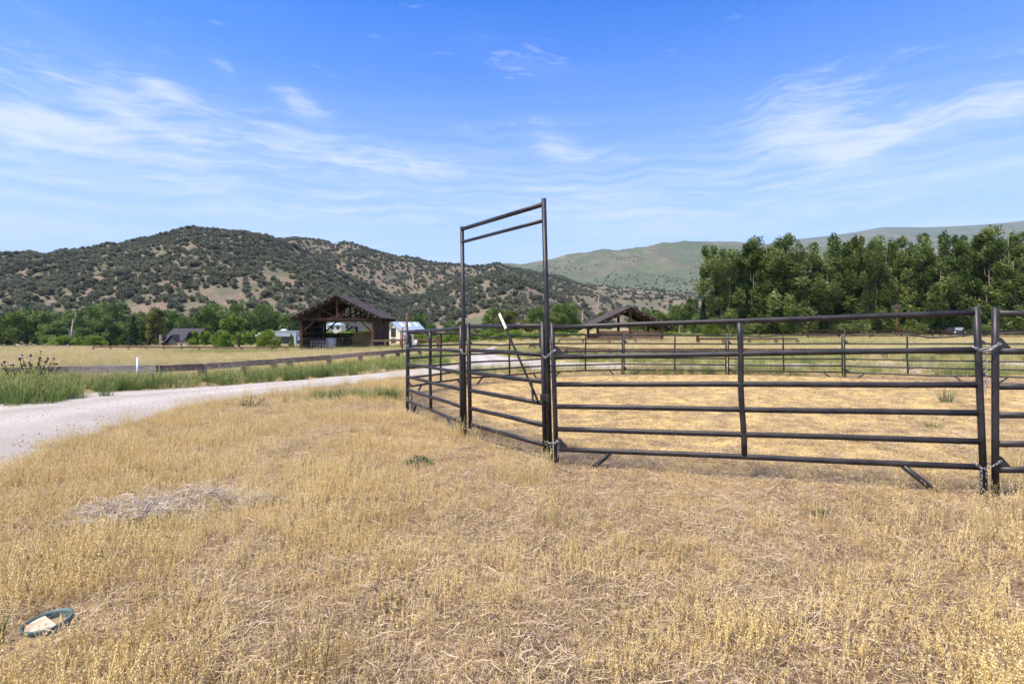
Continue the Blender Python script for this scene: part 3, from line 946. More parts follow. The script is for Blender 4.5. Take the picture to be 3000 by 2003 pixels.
for i, (px, d, h) in enumerate([(958, 112, 2.6), (1000, 100, 2.4), (1035, 104, 2.6), (1065, 106, 2.4)]):
    plant('shrub', px, d, h + 0.6, 5.0, 'grey-green bush seen through the hay shed, %s from the left' % ORD[i], 'shrub', group='bushes behind the hay shed')
# bare snags
for px, top, d, lab in [(1752, 850, 170, 'bare pale snag tree above the left slope of the right shed'), (1705, 905, 150, 'leaning bare snag left of the pale snag')]:
    p = gp(px, d)
    h = (958 - top) / FPX * d + CAM_Z - p.z
    s = thing('dead_tree', lab, 'tree', p)
    b = MB()
    b.tube([(0, 0, -0.3), (0.1, 0, h * 0.5), (0.3, 0, h)], [0.28, 0.18, 0.03], 6)
    for i in range(16):
        t = 0.3 + 0.65 * i / 16
        a = i * 2.4
        L = h * 0.32 * (1.1 - t)
        q = Vector((0.15 * t, 0, h * t))
        b.tube([q, q + Vector((math.cos(a) * L, math.sin(a) * L, L * 0.7))], [0.07, 0.02], 4)
    part('trunk', b, M_barkw, s)

# junipers on the hills
jun = []
for k in range(4):
    L = [((random.gauss(0, 0.7), random.gauss(0, 0.7), random.uniform(0.7, 2.6)), (random.uniform(0.8, 1.3),) * 2 + (random.uniform(0.7, 1.1),)) for _ in range(9)]
    jun.append(crown('foliage', L, 30, 0.85, 0.5, (0, 0, 0.4), M_jun, outw=0.9, rnd=0.4, shell=0.75))
jpts = []
for key, n, thr, soft in [('main', 22000, 0.37, 0.075), ('second', 12000, 0.29, 0.08), ('knob', 2300, 0.41, 0.06), ('rear_knob', 520, 0.46, 0.06), ('low', 2600, 0.31, 0.1), ('sage', 1500, 0.5, 0.1)]:
    H, u0, u1 = HILLS[key]
    m = n * 3
    u = rng.uniform(max(u0, -1.45), min(u1, 1.45), m)
    s = rng.random(m) ** 0.75 * 1.0
    if key == 'sage':
        u = rng.uniform(-0.08, 0.42, m)
        s = 0.02 + 0.6 * rng.random(m)
    X, Y, Z = H(u, s)
    dens = fbm(X, Y * 0.7, 0.022 if key != 'sage' else 0.006, 6, 4) * 0.5 + fbm(X, Y * 0.8, 0.06 if key != 'sage' else 0.012, 16, 3) * 0.5
    if key == 'knob':
        dens = dens - 0.16 * smooth(0.0, 0.12, u) * (1 - smooth(0.5, 0.9, s)) - 0.10 * (1 - smooth(0.02, 0.3, s))
    if key == 'main':
        dens = dens + 0.10 * smooth(0.25, 0.6, s) - 0.035 * (1 - smooth(-0.75, -0.55, u)) - 0.02 * np.exp(-((u + 0.42) / 0.12) ** 2)
    if key == 'sage':
        dens = dens + 0.16 * (0.35 - s) - 0.05
    keep = rng.random(m) < smooth(thr - soft, thr + soft, dens)
    idx = np.nonzero(keep)[0][:n]
    for i in idx:
        sc = rng.uniform(0.4, 1.05) * (1.25 if key in ('sage', 'low') else 1.0)
        jpts.append((X[i], Y[i], Z[i] - 0.25, sc))
jpts = np.array(jpts)
order = np.argsort(-(jpts[:, 3] / jpts[:, 1]) * (np.abs(jpts[:, 0] / jpts[:, 1]) < 0.96))
for i in order[:300]:
    x, y, z, sc = jpts[i]
    o = link('juniper_bush', jun[i % 4], loc=(x, y, z))
    o.rotation_euler = (0, 0, random.uniform(0, 6.28))
    o.scale = (sc * 1.05, sc * 1.05, sc)
    props(o, 'rounded dark green juniper low on the tan hillside behind the trees', 'juniper', 'junipers low on the hillsides')


# ------------------------------------------------------------------ scattered vegetation (stuff)
def make_coll(name, meshes):
    c = bpy.data.collections.new(name)
    for i, m in enumerate(meshes):
        o = bpy.data.objects.new('%s_source_%02d' % (name, i), m)
        c.objects.link(o)
    return c


def scatter(name, pts, scl, coll, nvar, rot=None, zrot=True):
    n = len(pts)
    me = bpy.data.meshes.new(name)
    me.vertices.add(n)
    me.vertices.foreach_set('co', np.asarray(pts, np.float32).ravel())
    if rot is None:
        rot = np.zeros((n, 3))
        rot[:, :2] = rng.normal(0, 0.06, (n, 2))
    rot = np.array(rot, np.float32)
    if zrot:
        rot[:, 2] = rng.uniform(0, 6.283, n)
    me.attributes.new('rot', 'FLOAT_VECTOR', 'POINT').data.foreach_set('vector', rot.ravel())
    scl = np.asarray(scl, np.float32)
    if scl.ndim == 1:
        scl = np.stack([scl] * 3, 1)
    me.attributes.new('scl', 'FLOAT_VECTOR', 'POINT').data.foreach_set('vector', np.ascontiguousarray(scl, np.float32).ravel())
    me.attributes.new('var', 'INT', 'POINT').data.foreach_set('value', rng.integers(0, nvar, n).astype(np.int32))
    o = link(name, me)
    props(o, kind='stuff')
    ng = bpy.data.node_groups.new(name + '_nodes', 'GeometryNodeTree')
    ng.interface.new_socket('Geometry', in_out='INPUT', socket_type='NodeSocketGeometry')
    ng.interface.new_socket('Geometry', in_out='OUTPUT', socket_type='NodeSocketGeometry')
    N = NT(ng)
    gi = N.n('NodeGroupInput')
    go = N.n('NodeGroupOutput')
    ci = N.n('GeometryNodeCollectionInfo', {'Collection': coll, 'Separate Children': True, 'Reset Children': True})

    def na(nm, ty):
        return N.n('GeometryNodeInputNamedAttribute', {'Name': nm}, data_type=ty).outputs[0]
    er = N.n('FunctionNodeEulerToRotation', {0: na('rot', 'FLOAT_VECTOR')})
    ip = N.n('GeometryNodeInstanceOnPoints', {'Points': gi.outputs[0], 'Instance': ci.outputs[0], 'Pick Instance': True,
                                              'Instance Index': na('var', 'INT'), 'Rotation': er.outputs[0], 'Scale': na('scl', 'FLOAT_VECTOR')})
    ng.links.new(ip.outputs[0], go.inputs[0])
    md = o.modifiers.new('scatter', 'NODES')
    md.node_group = ng
    return o


rest = order[300:]
JC = make_coll('far_juniper', jun)
scatter('juniper_woodland', jpts[rest, :3], jpts[rest, 3], JC, 4)


def blades(n, h, spread, lean, w, col, curve=0.4, head=None, fork=1.0):
    """grass blades as curved ribbons; head=(count, size) adds seed grains at the tip"""
    V, F, Cc = [], [], []
    a = rng.uniform(0, 6.283, n)
    r = spread * np.sqrt(rng.random(n))
    p0 = np.stack([r * np.cos(a), r * np.sin(a), np.zeros(n)], 1)
    la = a + rng.normal(0, 1.0, n)
    ln = np.abs(rng.normal(lean, lean * 0.6, n))
    hh = rng.uniform(h[0], h[1], n)
    hd = np.stack([np.cos(la), np.sin(la), np.zeros(n)], 1)
    up = np.array([0, 0, 1.0])
    ts = [0, 0.4, 0.75, 1.0]
    sd = np.stack([-np.sin(la + rng.normal(0, 1.2, n)), np.cos(la), np.zeros(n)], 1)
    cc = np.clip(rng.normal(col[0], col[1], n), 0, 1)
    pts = []
    for t in ts:
        q = p0 + up * (hh * t * (1 - 0.25 * ln * t))[:, None] + hd * (hh * ln * (t * 0.5 + curve * t * t))[:, None]
        pts.append(q)
        ww = w * (1 - 0.75 * t)
        V += [q - sd * ww / 2, q + sd * ww / 2]
    V = np.stack(V, 1)
    base = np.arange(n)[:, None] * 8
    for i in range(3):
        F.append(np.concatenate([base + 2 * i, base + 2 * i + 1, base + 2 * i + 3, base + 2 * i + 2], 1))
    V = V.reshape(-1, 3)
    col_ = np.repeat(cc, 8)
    F = np.concatenate(F)
    if head:
        k, sz, frac, span = head
        sel = rng.random(n) < frac
        m = sel.sum()
        if m:
            tip, pre = pts[3][sel], pts[1][sel]
            tt = rng.random((m, k, 1))
            P = tip[:, None] * (1 - tt * span) + pre[:, None] * tt * span
            P = P + rng.normal(0, sz * 0.9, (m, k, 3)) * (0.4 + tt)
            P = P.reshape(-1, 3)
            D = unit(rng.normal(size=P.shape) * 0.6 + np.array([0, 0, 1.0]))
            V2, F2 = quads(P, D, sz * 2.2, sz * 1.5)
            F = np.concatenate([F, F2 + len(V)])
            V = np.concatenate([V, V2])
            col_ = np.concatenate([col_, np.repeat(np.clip(rng.normal(col[0] + 0.26, 0.12, len(P)), 0, 1), 4)])
    return V, F, col_


def blade_mesh(name, mat, *sets):
    Vs, Fs, Cs, o = [], [], [], 0
    for s in sets:
        V, F, c = blades(**s)
        Vs.append(V)
        Fs.append(F + o)
        Cs.append(c)
        o += len(V)
    return npmesh(name, np.concatenate(Vs), np.concatenate(Fs), np.concatenate(Cs), mat)


def litter(n, L, spread, mat, w=0.004, hz=0.02):
    a = rng.uniform(0, 6.283, n)
    P = np.stack([rng.normal(0, spread, n), rng.normal(0, spread, n), np.abs(rng.normal(0.004, hz, n))], 1)
    D = np.stack([np.cos(a), np.sin(a), rng.normal(0, 0.22, n)], 1)
    S = np.stack([-np.sin(a), np.cos(a), rng.normal(0, 0.3, n)], 1)
    ll = rng.uniform(L[0], L[1], n)[:, None]
    bend = rng.normal(0, 0.25, (n, 1)) * ll
    q0, q1, q2 = P - D * ll / 2, P + S * bend * 0.5 + np.array([0, 0, 0.006]), P + D * ll / 2
    ww = w * rng.uniform(0.5, 1.3, (n, 1))
    V = np.stack([q0 - S * ww / 2, q0 + S * ww / 2, q1 - S * ww / 2, q1 + S * ww / 2, q2 - S * ww / 4, q2 + S * ww / 4], 1).reshape(-1, 3)
    b = np.arange(n)[:, None] * 6
    F = np.concatenate([np.concatenate([b, b + 1, b + 3, b + 2], 1), np.concatenate([b + 2, b + 3, b + 5, b + 4], 1)])
    return npmesh('litter', V, F, np.repeat(np.clip(rng.normal(0.5, 0.25, n), 0, 1), 6), mat)


PEN = [(3.86, 4.53), (0.4, 5.77), (-0.66, 7.42), (-1.94, 10.09), (-2.5, 13.15), (-1.25, 15.9), (1.12, 18.5), (4.1, 20.1), (7.85, 19.9), (11.27, 18.56), (14.05, 16.4), (16.6, 13.8), (17.6, 10.4), (16.8, 7.2), (14.6, 4.9), (11, 4.4), (7.6, 4.45), (3.96, 4.47)]


def polar(n, d0, d1, umax, pw):
    """random points in the view wedge; pw<1 thins with distance"""
    t = rng.random(n)
    d = (d0 ** pw + t * (d1 ** pw - d0 ** pw)) ** (1 / pw)
    u = rng.uniform(-umax, umax, n)
    return u * d, d


def keep_off(x, y, road=True):
    k = np.ones(x.shape, bool)
    if road:
        jx, jy = (fbm(x, y, 1.8, 21) - 0.5) * 0.9, (fbm(x, y, 1.8, 27) - 0.5) * 0.9
        k &= ~inpoly(x + jx, y + jy, ROAD) & ~inpoly(x + jx, y + jy, BRANCH)
    return k


BOX_C = (-2.15, 2.53)


def rail_dist(x, y):
    d = 1e3
    for (x1, y1), (x2, y2) in (((0.42, 5.5), (3.86, 4.3)), ((3.9, 4.25), (7.6, 4.25))):
        dx, dy = x2 - x1, y2 - y1
        t = np.clip(((x - x1) * dx + (y - y1) * dy) / (dx * dx + dy * dy), 0.03, 0.97)
        d = np.minimum(d, np.hypot(x - x1 - t * dx, y - y1 - t * dy))
    return d


def near_box(x, y):
    return (np.hypot(x - BOX_C[0], y - BOX_C[1]) < 0.14) | ((np.abs(x - BOX_C[0] - 0.05) < 0.12) & (y > BOX_C[1] - 0.27) & (y < BOX_C[1]))


# -- dry stubble with seed stalks
stalks = [blade_mesh('stalk', M_dry, dict(n=5, h=(0.06, 0.135), spread=0.065, lean=0.16, w=0.0024, col=(0.62, 0.10), head=(30, 0.0027, 1.0, 0.95)), dict(n=5, h=(0.03, 0.08), spread=0.05, lean=0.8, w=0.0028, col=(0.30, 0.2))) for _ in range(4)]
fine = [blade_mesh('fine_grass', M_dry, dict(n=16, h=(0.04, 0.14), spread=0.06, lean=0.45, w=0.0026, col=(0.45, 0.2), head=(6, 0.0032, 0.5, 0.5))) for _ in range(4)]
tall = [blade_mesh('tall_dry', M_dry, dict(n=16, h=(0.18, 0.42), spread=0.07, lean=0.35, w=0.003, col=(0.55, 0.15), head=(10, 0.005, 0.7, 0.5)), dict(n=20, h=(0.06, 0.2), spread=0.09, lean=0.7, w=0.003, col=(0.35, 0.18))) for _ in range(3)]
x, y = polar(80000, 1.2, 22, 1.5, 1.1)
inpen = inpoly(x, y, PEN)
pat = fbm(x, y, 0.55, 31)
pat2 = fbm(x, y, 2.2, 37)
left = smooth(2.5, -1.5, x) if False else 1 - smooth(-1.5, 3.0, x)
dens = 0.3 + 0.7 * smooth(0.36, 0.66, pat * 0.5 + pat2 * 0.5 + 0.12 * left * smooth(3, 5, y) + 0.02)
dens = dens * (0.72 + 0.28 * smooth(2.6, 4.6, y))
dens = dens * (1 - 0.55 * smooth(1.0, 2.5, x) * smooth(3.0, 3.7, y))
kk = (rng.random(len(x)) < np.where(inpen, 0.12, np.clip(dens, 0.0, 1))) & keep_off(x, y) & ~near_box(x, y)
kk &= ~((x < -6.2) & (y > 9))
x, y = x[kk], y[kk]
scatter('dry_stubble', np.stack([x, y, gz(x, y)], 1), rng.uniform(0.55, 1.12, len(x)) * (0.62 + 0.75 * smooth(0.3, 0.7, fbm(x, y, 0.9, 91))) * np.where(inpoly(x, y, PEN), 0.5, 1.0) * (0.5 + 0.5 * smooth(0.25, 0.75, rail_dist(x, y))), make_coll('stalk', stalks + stalks[:2] + fine[:2]), 8, rot=rng.normal(0, 0.17, (len(x), 3)))

x, y = polar(60000, 1.2, 24, 1.5, 1.05)
inpen = inpoly(x, y, PEN)
kk = keep_off(x, y) & (rng.random(len(x)) < np.where(inpen, 0.8, 0.62)) & ~near_box(x, y)
kk &= ~((x < -6.2) & (y > 9))
x, y = x[kk], y[kk]
lits = [litter(44, (0.02, 0.09), 0.07, M_lit, 0.0028, 0.015) for _ in range(5)]
scatter('straw_litter', np.stack([x, y, gz(x, y) + 0.003], 1), rng.uniform(0.6, 1.3, len(x)), make_coll('litter', lits), 5, rot=np.zeros((len(x), 3)))

# -- grey heap of dead weeds, and a few smaller ones
hx = np.concatenate([rng.normal(-2.85, 0.20, 120), rng.normal(-2.45, 0.12, 40), rng.normal(-2.05, 0.1, 26), rng.normal(-3.1, 0.3, 14)])
hy = np.concatenate([rng.normal(4.1, 0.13, 120), rng.normal(4.4, 0.1, 40), rng.normal(4.45, 0.09, 26), rng.normal(6.3, 0.2, 14)])
hzv = gz(hx, hy) + rng.random(len(hx)) * 0.09 * np.exp(-((hx + 2.75) / 0.4) ** 2)
M_twig = leafmat('grey_dead_twigs', [(0.0, (0.16, 0.125, 0.095)), (0.5, (0.42, 0.355, 0.28)), (1.0, (0.66, 0.58, 0.48))], 3, 0.05, 0.2, 0.2)
twig = [litter(26, (0.04, 0.13), 0.07, M_twig, 0.0035, 0.025) for _ in range(4)]
scatter('dead_twig_litter', np.stack([hx, hy, hzv], 1), rng.uniform(0.7, 1.3, len(hx)), make_coll('twig', twig), 4, rot=rng.normal(0, 0.25, (len(hx), 3)))

# -- taller dry grass along rails, road edge and in loose clumps
tx, ty = [], []
pp = PEN + [PEN[0]]
for (x1, y1), (x2, y2) in zip(pp[:-1], pp[1:]):
    L = math.hypot(x2 - x1, y2 - y1)
    n = int(L * 5)
    t = rng.random(n)
    tx.append(x1 + (x2 - x1) * t + rng.normal(0, 0.16, n))
    ty.append(y1 + (y2 - y1) * t + rng.normal(0, 0.16, n))
e = resample(ROAD_N, 400)
t = rng.integers(30, 400, 1100)
tx.append(e[t, 0] + np.abs(rng.normal(0.12, 0.3, 1100)))
ty.append(e[t, 1] - rng.normal(0.05, 0.22, 1100))
q, w_ = polar(900, 2.2, 14, 1.1, 1.3)
kq = fbm(q, w_, 0.8, 51) > 0.56
tx.append(q[kq]); ty.append(w_[kq])
for cx_, cy_, n, s in [(0.25, 5.2, 34, 0.22), (3.4, 4.1, 60, 0.45), (4.6, 4.2, 70, 0.5), (0.3, 3.9, 10, 0.12), (2.3, 3.9, 18, 0.3), (0.42, 5.65, 30, 0.15), (-0.66, 7.35, 24, 0.2)]:
    tx.append(rng.normal(cx_, s, n)); ty.append(rng.normal(cy_, s * 0.7, n))
x, y = np.concatenate(tx), np.concatenate(ty)
kk = keep_off(x, y) & (y > 1.9) & ~near_box(x, y) & ((rail_dist(x, y) > 0.5) | (rng.random(len(x)) < 0.25))
x, y = x[kk], y[kk]
scatter('tall_dry_grass', np.stack([x, y, gz(x, y)], 1), rng.uniform(0.35, 0.85, len(x)), make_coll('tall_dry', tall), 3)

x = rng.uniform(-2, 17, 900)
y = rng.uniform(4.6, 20, 900)
kk = inpoly(x, y, PEN) & (fbm(x, y, 0.5, 81) > 0.45)
x, y = x[kk], y[kk]
scatter('dead_pen_tufts', np.stack([x, y, gz(x, y)], 1), rng.uniform(0.5, 1.1, len(x)), make_coll('dead_tuft', [blade_mesh('dead_tuft', M_lit, dict(n=40, h=(0.02, 0.10), spread=0.06, lean=1.0, w=0.004, col=(0.3, 0.2))) for _ in range(2)]), 2)

# -- green roadside grass
green = [blade_mesh('green_tuft', M_grn, dict(n=70, h=(0.25, 0.72), spread=0.16, lean=0.3, w=0.007, col=(0.34, 0.16)), dict(n=14, h=(0.5, 0.85), spread=0.16, lean=0.28, w=0.004, col=(0.75, 0.14), head=(9, 0.010, 0.8, 0.4))) for _ in range(4)]
pale = [blade_mesh('pale_tuft', M_grn, dict(n=50, h=(0.2, 0.55), spread=0.16, lean=0.4, w=0.006, col=(0.72, 0.16), head=(7, 0.010, 0.5, 0.4))) for _ in range(3)]
FENCE_PTS = [(-19.5, 12.0), (-14.65, 15.6), (-13.6, 16.7), (-11.0, 16.9), (-10.4, 18.3), (-9.9, 20.2), (-9.62, 22), (-9.38, 23), (-8.63, 25.7), (-7.97, 28.6), (-7.35, 30.9), (-6.9, 32.9), (-6.1, 36)]
VERGE = ROAD_F[1:11] + [(-3.4, 30), (-3.4, 36)] + FENCE_PTS[::-1]
x = rng.uniform(-20, -2, 16000)
y = rng.uniform(3, 36, 16000)
kk = inpoly(x, y, VERGE) & keep_off(x, y) & (rng.random(16000) < 0.35 + 0.65 * smooth(0.34, 0.6, fbm(x, y, 0.5, 61)))
x, y = x[kk][:4200], y[kk][:4200]
ex = [(rng.normal(-10.4, 0.5, 260), rng.normal(11.6, 0.45, 260)), (rng.normal(-4.0, 0.35, 40), rng.normal(12.0, 0.3, 40)), (rng.normal(-3.05, 0.16, 22), rng.normal(12.0, 0.16, 22)), (rng.normal(-2.6, 0.14, 26), rng.normal(11.9, 0.14, 26)), (rng.normal(-3.7, 0.5, 26), rng.normal(12.6, 0.3, 26))]
x = np.concatenate([x] + [a for a, _ in ex])
y = np.concatenate([y] + [b_ for _, b_ in ex])
sc_ = rng.uniform(0.55, 1.05, len(x)) * (0.75 + 0.5 * fbm(x, y, 0.4, 66))
sc_[-114:] *= 0.55
fd = np.min([np.hypot(x - fx, y - fy) for fx, fy in resample(FENCE_PTS, 60)], axis=0)
sc_ = sc_ * (0.45 + 0.4 * smooth(0.6, 2.2, fd)) * (1 - 0.35 * smooth(17, 22, y))
scatter('roadside_grass', np.stack([x, y, gz(x, y) - 0.02], 1), sc_, make_coll('green_tuft', green + pale[:1]), 5)

# -- meadow grass on both sides
mead = [blade_mesh('meadow_tuft', M_mead, dict(n=60, h=(0.15, 0.5), spread=0.3, lean=0.45, w=0.009, col=(0.5, 0.2)), dict(n=18, h=(0.35, 0.6), spread=0.3, lean=0.35, w=0.006, col=(0.75, 0.14), head=(6, 0.013, 0.7, 0.35))) for _ in range(4)]
x, y = polar(48000, 13, 150, 1.35, 1.0)
verge = inpoly(x, y, VERGE)
kk = keep_off(x, y) & ~inpoly(x, y, PEN) & ~verge & ~((x > -6.3) & (x < 3) & (y < 19))
kk &= ~inpoly(x, y, [(-30, 0), (-20, 11), (-12, 9), (-5, 8), (-4, 20), (18, 20), (18, 0)])
x, y = x[kk], y[kk]
scatter('meadow_grass', np.stack([x, y, gz(x, y) - 0.02], 1), rng.uniform(0.4, 0.85, len(x)) * (1 + 0.15 * smooth(30, 90, y)), make_coll('meadow_tuft', mead), 4)
# grass between the far rails and the road, and beyond the right-hand road
x = np.concatenate([rng.uniform(-2, 24, 1800), rng.uniform(3, 34, 2600)])
y = np.concatenate([rng.uniform(19, 23.6, 1800), rng.uniform(25.5, 31, 2600)])
kk = keep_off(x, y) & ~inpoly(x, y, PEN) & (fbm(x, y, 0.6, 71) > 0.44)
x, y = x[kk], y[kk]
sx_ = np.concatenate([x, rng.uniform(-23, -11, 420), rng.uniform(-15, -9, 120)])
sy_ = np.concatenate([y, rng.uniform(51.5, 55.2, 420), rng.uniform(47, 54, 120)])
x, y = sx_, sy_
scatter('mixed_verge_grass', np.stack([x, y, gz(x, y) - 0.02], 1), rng.uniform(0.35, 0.8, len(x)), make_coll('verge_tuft', green[:2] + pale), 5)

# -- loose stones on the road
peb = []
for k in range(3):
    b = MB()
    pts = [Vector((math.cos(a) * 0.5, math.sin(a) * 0.5, 0)) for a in np.linspace(0, 5.2, 6)]
    ring = [(p.x * random.uniform(0.7, 1.2), p.y * random.uniform(0.7, 1.2), random.uniform(-0.1, 0.1)) for p in pts]
    vs = ring + [(0.05, 0, 0.33), (0, 0.05, -0.3)]
    b.add(vs, [(i, (i + 1) % 6, 6) for i in range(6)] + [((i + 1) % 6, i, 7) for i in range(6)])
    peb.append(b.mesh('pebble', M_rock))
x = rng.uniform(-15, 12, 30000)
y = 3.5 + 24 * rng.random(30000) ** 1.3
kk = inpoly(x, y, ROAD)
x, y = x[kk][:9000], y[kk][:9000]
scatter('gravel', np.stack([x, y, gz(x, y) + 0.035], 1), 0.012 + 0.03 * rng.random(len(x)) ** 3, make_coll('pebble', peb), 3)


# ------------------------------------------------------------------ round pen of pipe panels
RAIL_T = [0.0, 0.242, 0.468, 0.651, 0.835, 1.0]     # rail positions from top to bottom
SPAN = 1.28


def panel(label, L, Rr, sag=None, stay=0.5, feet=(1, 1), gus=('L',), drop=0.235, wob=0.0, span=SPAN):
    """one six-rail corral panel; L and Rr are the left and right ends of its top rail"""
    L, Rr = Vector(L), Vector(Rr)
    e = (Rr - L).normalized()
    n = e.cross(Vector((0, 0, 1))).normalized()
    up = n.cross(e).normalized()
    ln = (Rr - L).length
    base = L - up * (span + drop)
    root = thing('corral_panel', label, 'corral panel', base, 0, 'pipe panels of the round pen')
    for p in (L, Rr):
        b = MB()
        b.tube([p + up * 0.05, p - up * 0.4, p - up * 0.9, p - up * (span + drop)], 0.0262, 12, up=e)
        part('post', b, M_pipe, root, True)
    for i, t in enumerate(RAIL_T):
        pts = []
        sg = (sag or {}).get(i, [])
        ks = sorted(set([0.0, 0.12, 0.25, 0.37, 0.5, 0.62, 0.75, 0.88, 1.0] + [q[0] for q in sg]))
        for k in ks:
            dz = float(np.interp(k, [0] + [q[0] for q in sg] + [1], [0] + [q[1] for q in sg] + [0])) if sg else 0.0
            dz += wob * math.sin(7.3 * k + i * 2.2) * (4 * k * (1 - k))
            pts.append(L + e * (ln * k) - up * (span * t) + up * dz)
        pts[0] = pts[0] + e * 0.012
        pts[-1] = pts[-1] - e * 0.012
        b = MB()
        b.tube(pts, 0.0215, 10, ry=0.0262, up=up)
        part('rail', b, M_pipe, root, True)
    if stay is not None:
        b = MB()
        sp = L + e * (ln * stay)
        d0 = float(np.interp(stay, [0] + [q[0] for q in (sag or {}).get(0, [])] + [1], [0] + [q[1] for q in (sag or {}).get(0, [])] + [0])) if sag and 0 in sag else 0
        pts = [sp - up * (span * t) + e * (wob * 2 * math.sin(9 * t)) for t in np.linspace(0.012, 0.985, 9)]
        pts[0] = pts[0] + up * d0
        b.tube(pts, 0.0275, 10, up=e)
        part('stay', b, M_pipe, root, True)
    for sgn, p, on in ((1, L, feet[0]), (-1, Rr, feet[1])):
        if on:
            a = p - up * (span + 0.02) + e * (sgn * 0.56)
            c = p - up * (span + drop + 0.02) + e * (sgn * 0.30)
            b = MB()
            b.tube([a, a * 0.5 + c * 0.5, c], [0.024, 0.025, 0.022], 8, up=n)
            part('foot', b, M_pipe, root, True)
    for g in gus:
        p, sgn = (L, 1) if g == 'L' else (Rr, -1)
        for t in (RAIL_T[1], 1.0):
            b = MB()
            o = p - up * (span * t) + e * (sgn * 0.02)
            b.prism([(0, 0.0), (0, 0.115), (0.03, 0.11), (0.10, 0.035), (0.10, 0.0)], o, e * sgn, up, n, 0.008)
            part('gusset_plate', b, M_pipe, root, True)
    return root


zT = lambda px_y, d: CAM_Z + (958 - px_y) / FPX * d
P0 = (3.86, 4.53, zT(915.4, 4.53))
P1 = (0.425, 5.76, zT(959.2, 5.76))
P0b = (3.963, 4.47, zT(918.5, 4.47))
PR = (7.62, 4.47, zT(918.5, 4.47))
P2 = (-0.69, 7.46, zT(962, 7.46))
P3 = (-1.94, 10.09, zT(971.6, 10.09))
Q3 = (-2.5, 13.1, zT(976, 13.1))
P4 = (-1.27, 15.85, zT(977.5, 15.85))
P5 = (1.12, 18.5, zT(979.6, 18.5))
P6 = (4.1, 20.1, zT(981.2, 20.1))
P7 = (7.85, 19.9, zT(983.2, 19.9))
P8 = (11.27, 18.56, zT(979.8, 18.56))
P9 = (14.05, 16.4, zT(977, 16.4))
P10 = (16.6, 13.8, zT(968, 13.8))
P11 = (17.6, 10.3, zT(960, 10.3))


def gap(a, b, k=0.035):
    """a pulled a little towards b so neighbouring posts stand side by side"""
    a, b = Vector(a), Vector(b)
    return a + (b - a).normalized() * k


panel('dark pipe panel nearest the camera, right of the gate', P1, P0, wob=0.003)
panel('dark pipe panel cut by the right edge of the photo', P0b, PR, wob=0.002)
panel('pipe panel receding left of the gate, ending at the corner post', P3, gap(P2, P3, 0.03), feet=(1, 1), wob=0.006, gus=())
panel('edge-on pipe panel hidden behind the left corner post', gap(Q3, P3), gap(P3, Q3, 0.06), wob=0.004, gus=())
panel('far left pipe panel in front of the bending road', gap(Q3, P4), gap(P4, Q3), wob=0.006, sag={1: [(0.9, 0.0)]})
panel('far pipe panel with a wavy bent top rail, seen through the gate', gap(P4, P5), gap(P5, P4), sag={0: [(0.28, -0.13), (0.5, -0.03), (0.86, -0.10)], 1: [(0.4, -0.03)], 5: [(0.3, -0.02)]}, wob=0.006)
panel('far pipe panel directly right of the gate post', gap(P5, P6), gap(P6, P5), sag={5: [(0.5, 0.01)]}, wob=0.004)
panel('far pipe panel under the right shed', gap(P6, P7), gap(P7, P6), wob=0.004)
panel('far pipe panel in front of the windbreak left end', gap(P7, P8), gap(P8, P7), sag={0: [(0.32, -0.05), (0.5, 0.01)]}, wob=0.004)
panel('far right pipe panel with a deep dip in its top rail', gap(P8, P9), gap(P9, P8), sag={0: [(0.5, 0.01), (0.66, -0.11), (0.82, -0.10)], 5: [(0.7, -0.03)]}, wob=0.005)
panel('rightmost far pipe panel behind the near right post', gap(P9, P10), gap(P10, P9), wob=0.004)
panel('far side panel of the pen, cut off at the right edge', gap(P10, P11), gap(P11, P10), wob=0.004)

# tall bow gate
FL, FR = Vector((-0.665, 7.42, 0)), Vector((0.372, 5.85, 0))
ge = (FR - FL).normalized()
gn = Vector((ge.y, -ge.x, 0))
if gn.y > 0:
    gn = -gn
gate = thing('bow_gate', 'tall dark pipe walk-through gate with double overhead bar and white-tipped lever', 'gate', (FL.x, FL.y, G(FL.x, FL.y)))
zL, zR = G(FL.x, FL.y), G(FR.x, FR.y)
fl_top, fr_top = Vector((at(1353.5, 664, 7.42))), Vector(at(1593, 582, 5.85))
for base, top in ((Vector((at(1363, 1275, 7.42))), fl_top), (Vector(at(1613, 1362, 5.85)), fr_top)):
    b = MB()
    b.tube([base - Vector((0, 0, 0.05)), base * 0.5 + top * 0.5, top], 0.0268, 12, up=(0, 1, 0))
    part('post', b, M_pipe, gate, True)
for yl, yr, rad in ((671.5, 598, 0.026), (709.5, 646, 0.0205)):
    b = MB()
    a, c = at(1353.5, yl, 7.42), at(1593.5, yr, 5.85)
    b.tube([a + ge * 0.015, a * 0.5 + c * 0.5, c - ge * 0.015], rad, 10)
    part('head_bar', b, M_pipe, gate, True)
lt, lb = at(1372, 955.8, 7.31), at(1378, 1243, 7.31)
rt, rb = at(1589, 954.7, 5.90), at(1597, 1303, 5.90)
leaf_b = MB()
leaf_b.tube([lt + Vector((0, 0, 0.045)), lt * 0.5 + lb * 0.5, lb - Vector((0, 0, 0.05))], 0.0268, 12, up=(0, 1, 0))
leaf_b.tube([rt + Vector((0, 0, 0.05)), rt * 0.5 + rb * 0.5, rb - Vector((0, 0, 0.07))], 0.0262, 12, up=(0, 1, 0))
leaf = part('gate_leaf', leaf_b, M_pipe, gate, True)
for t in RAIL_T:
    a, c = lt.lerp(lb, t), rt.lerp(rb, t)
    b = MB()
    b.tube([a + ge * 0.012, a.lerp(c, 0.5) + Vector((0, 0, 0.004 * math.sin(9 * t))), c - ge * 0.012], 0.0215, 10, ry=0.0262)
    part('rail', b, M_pipe, leaf, True)
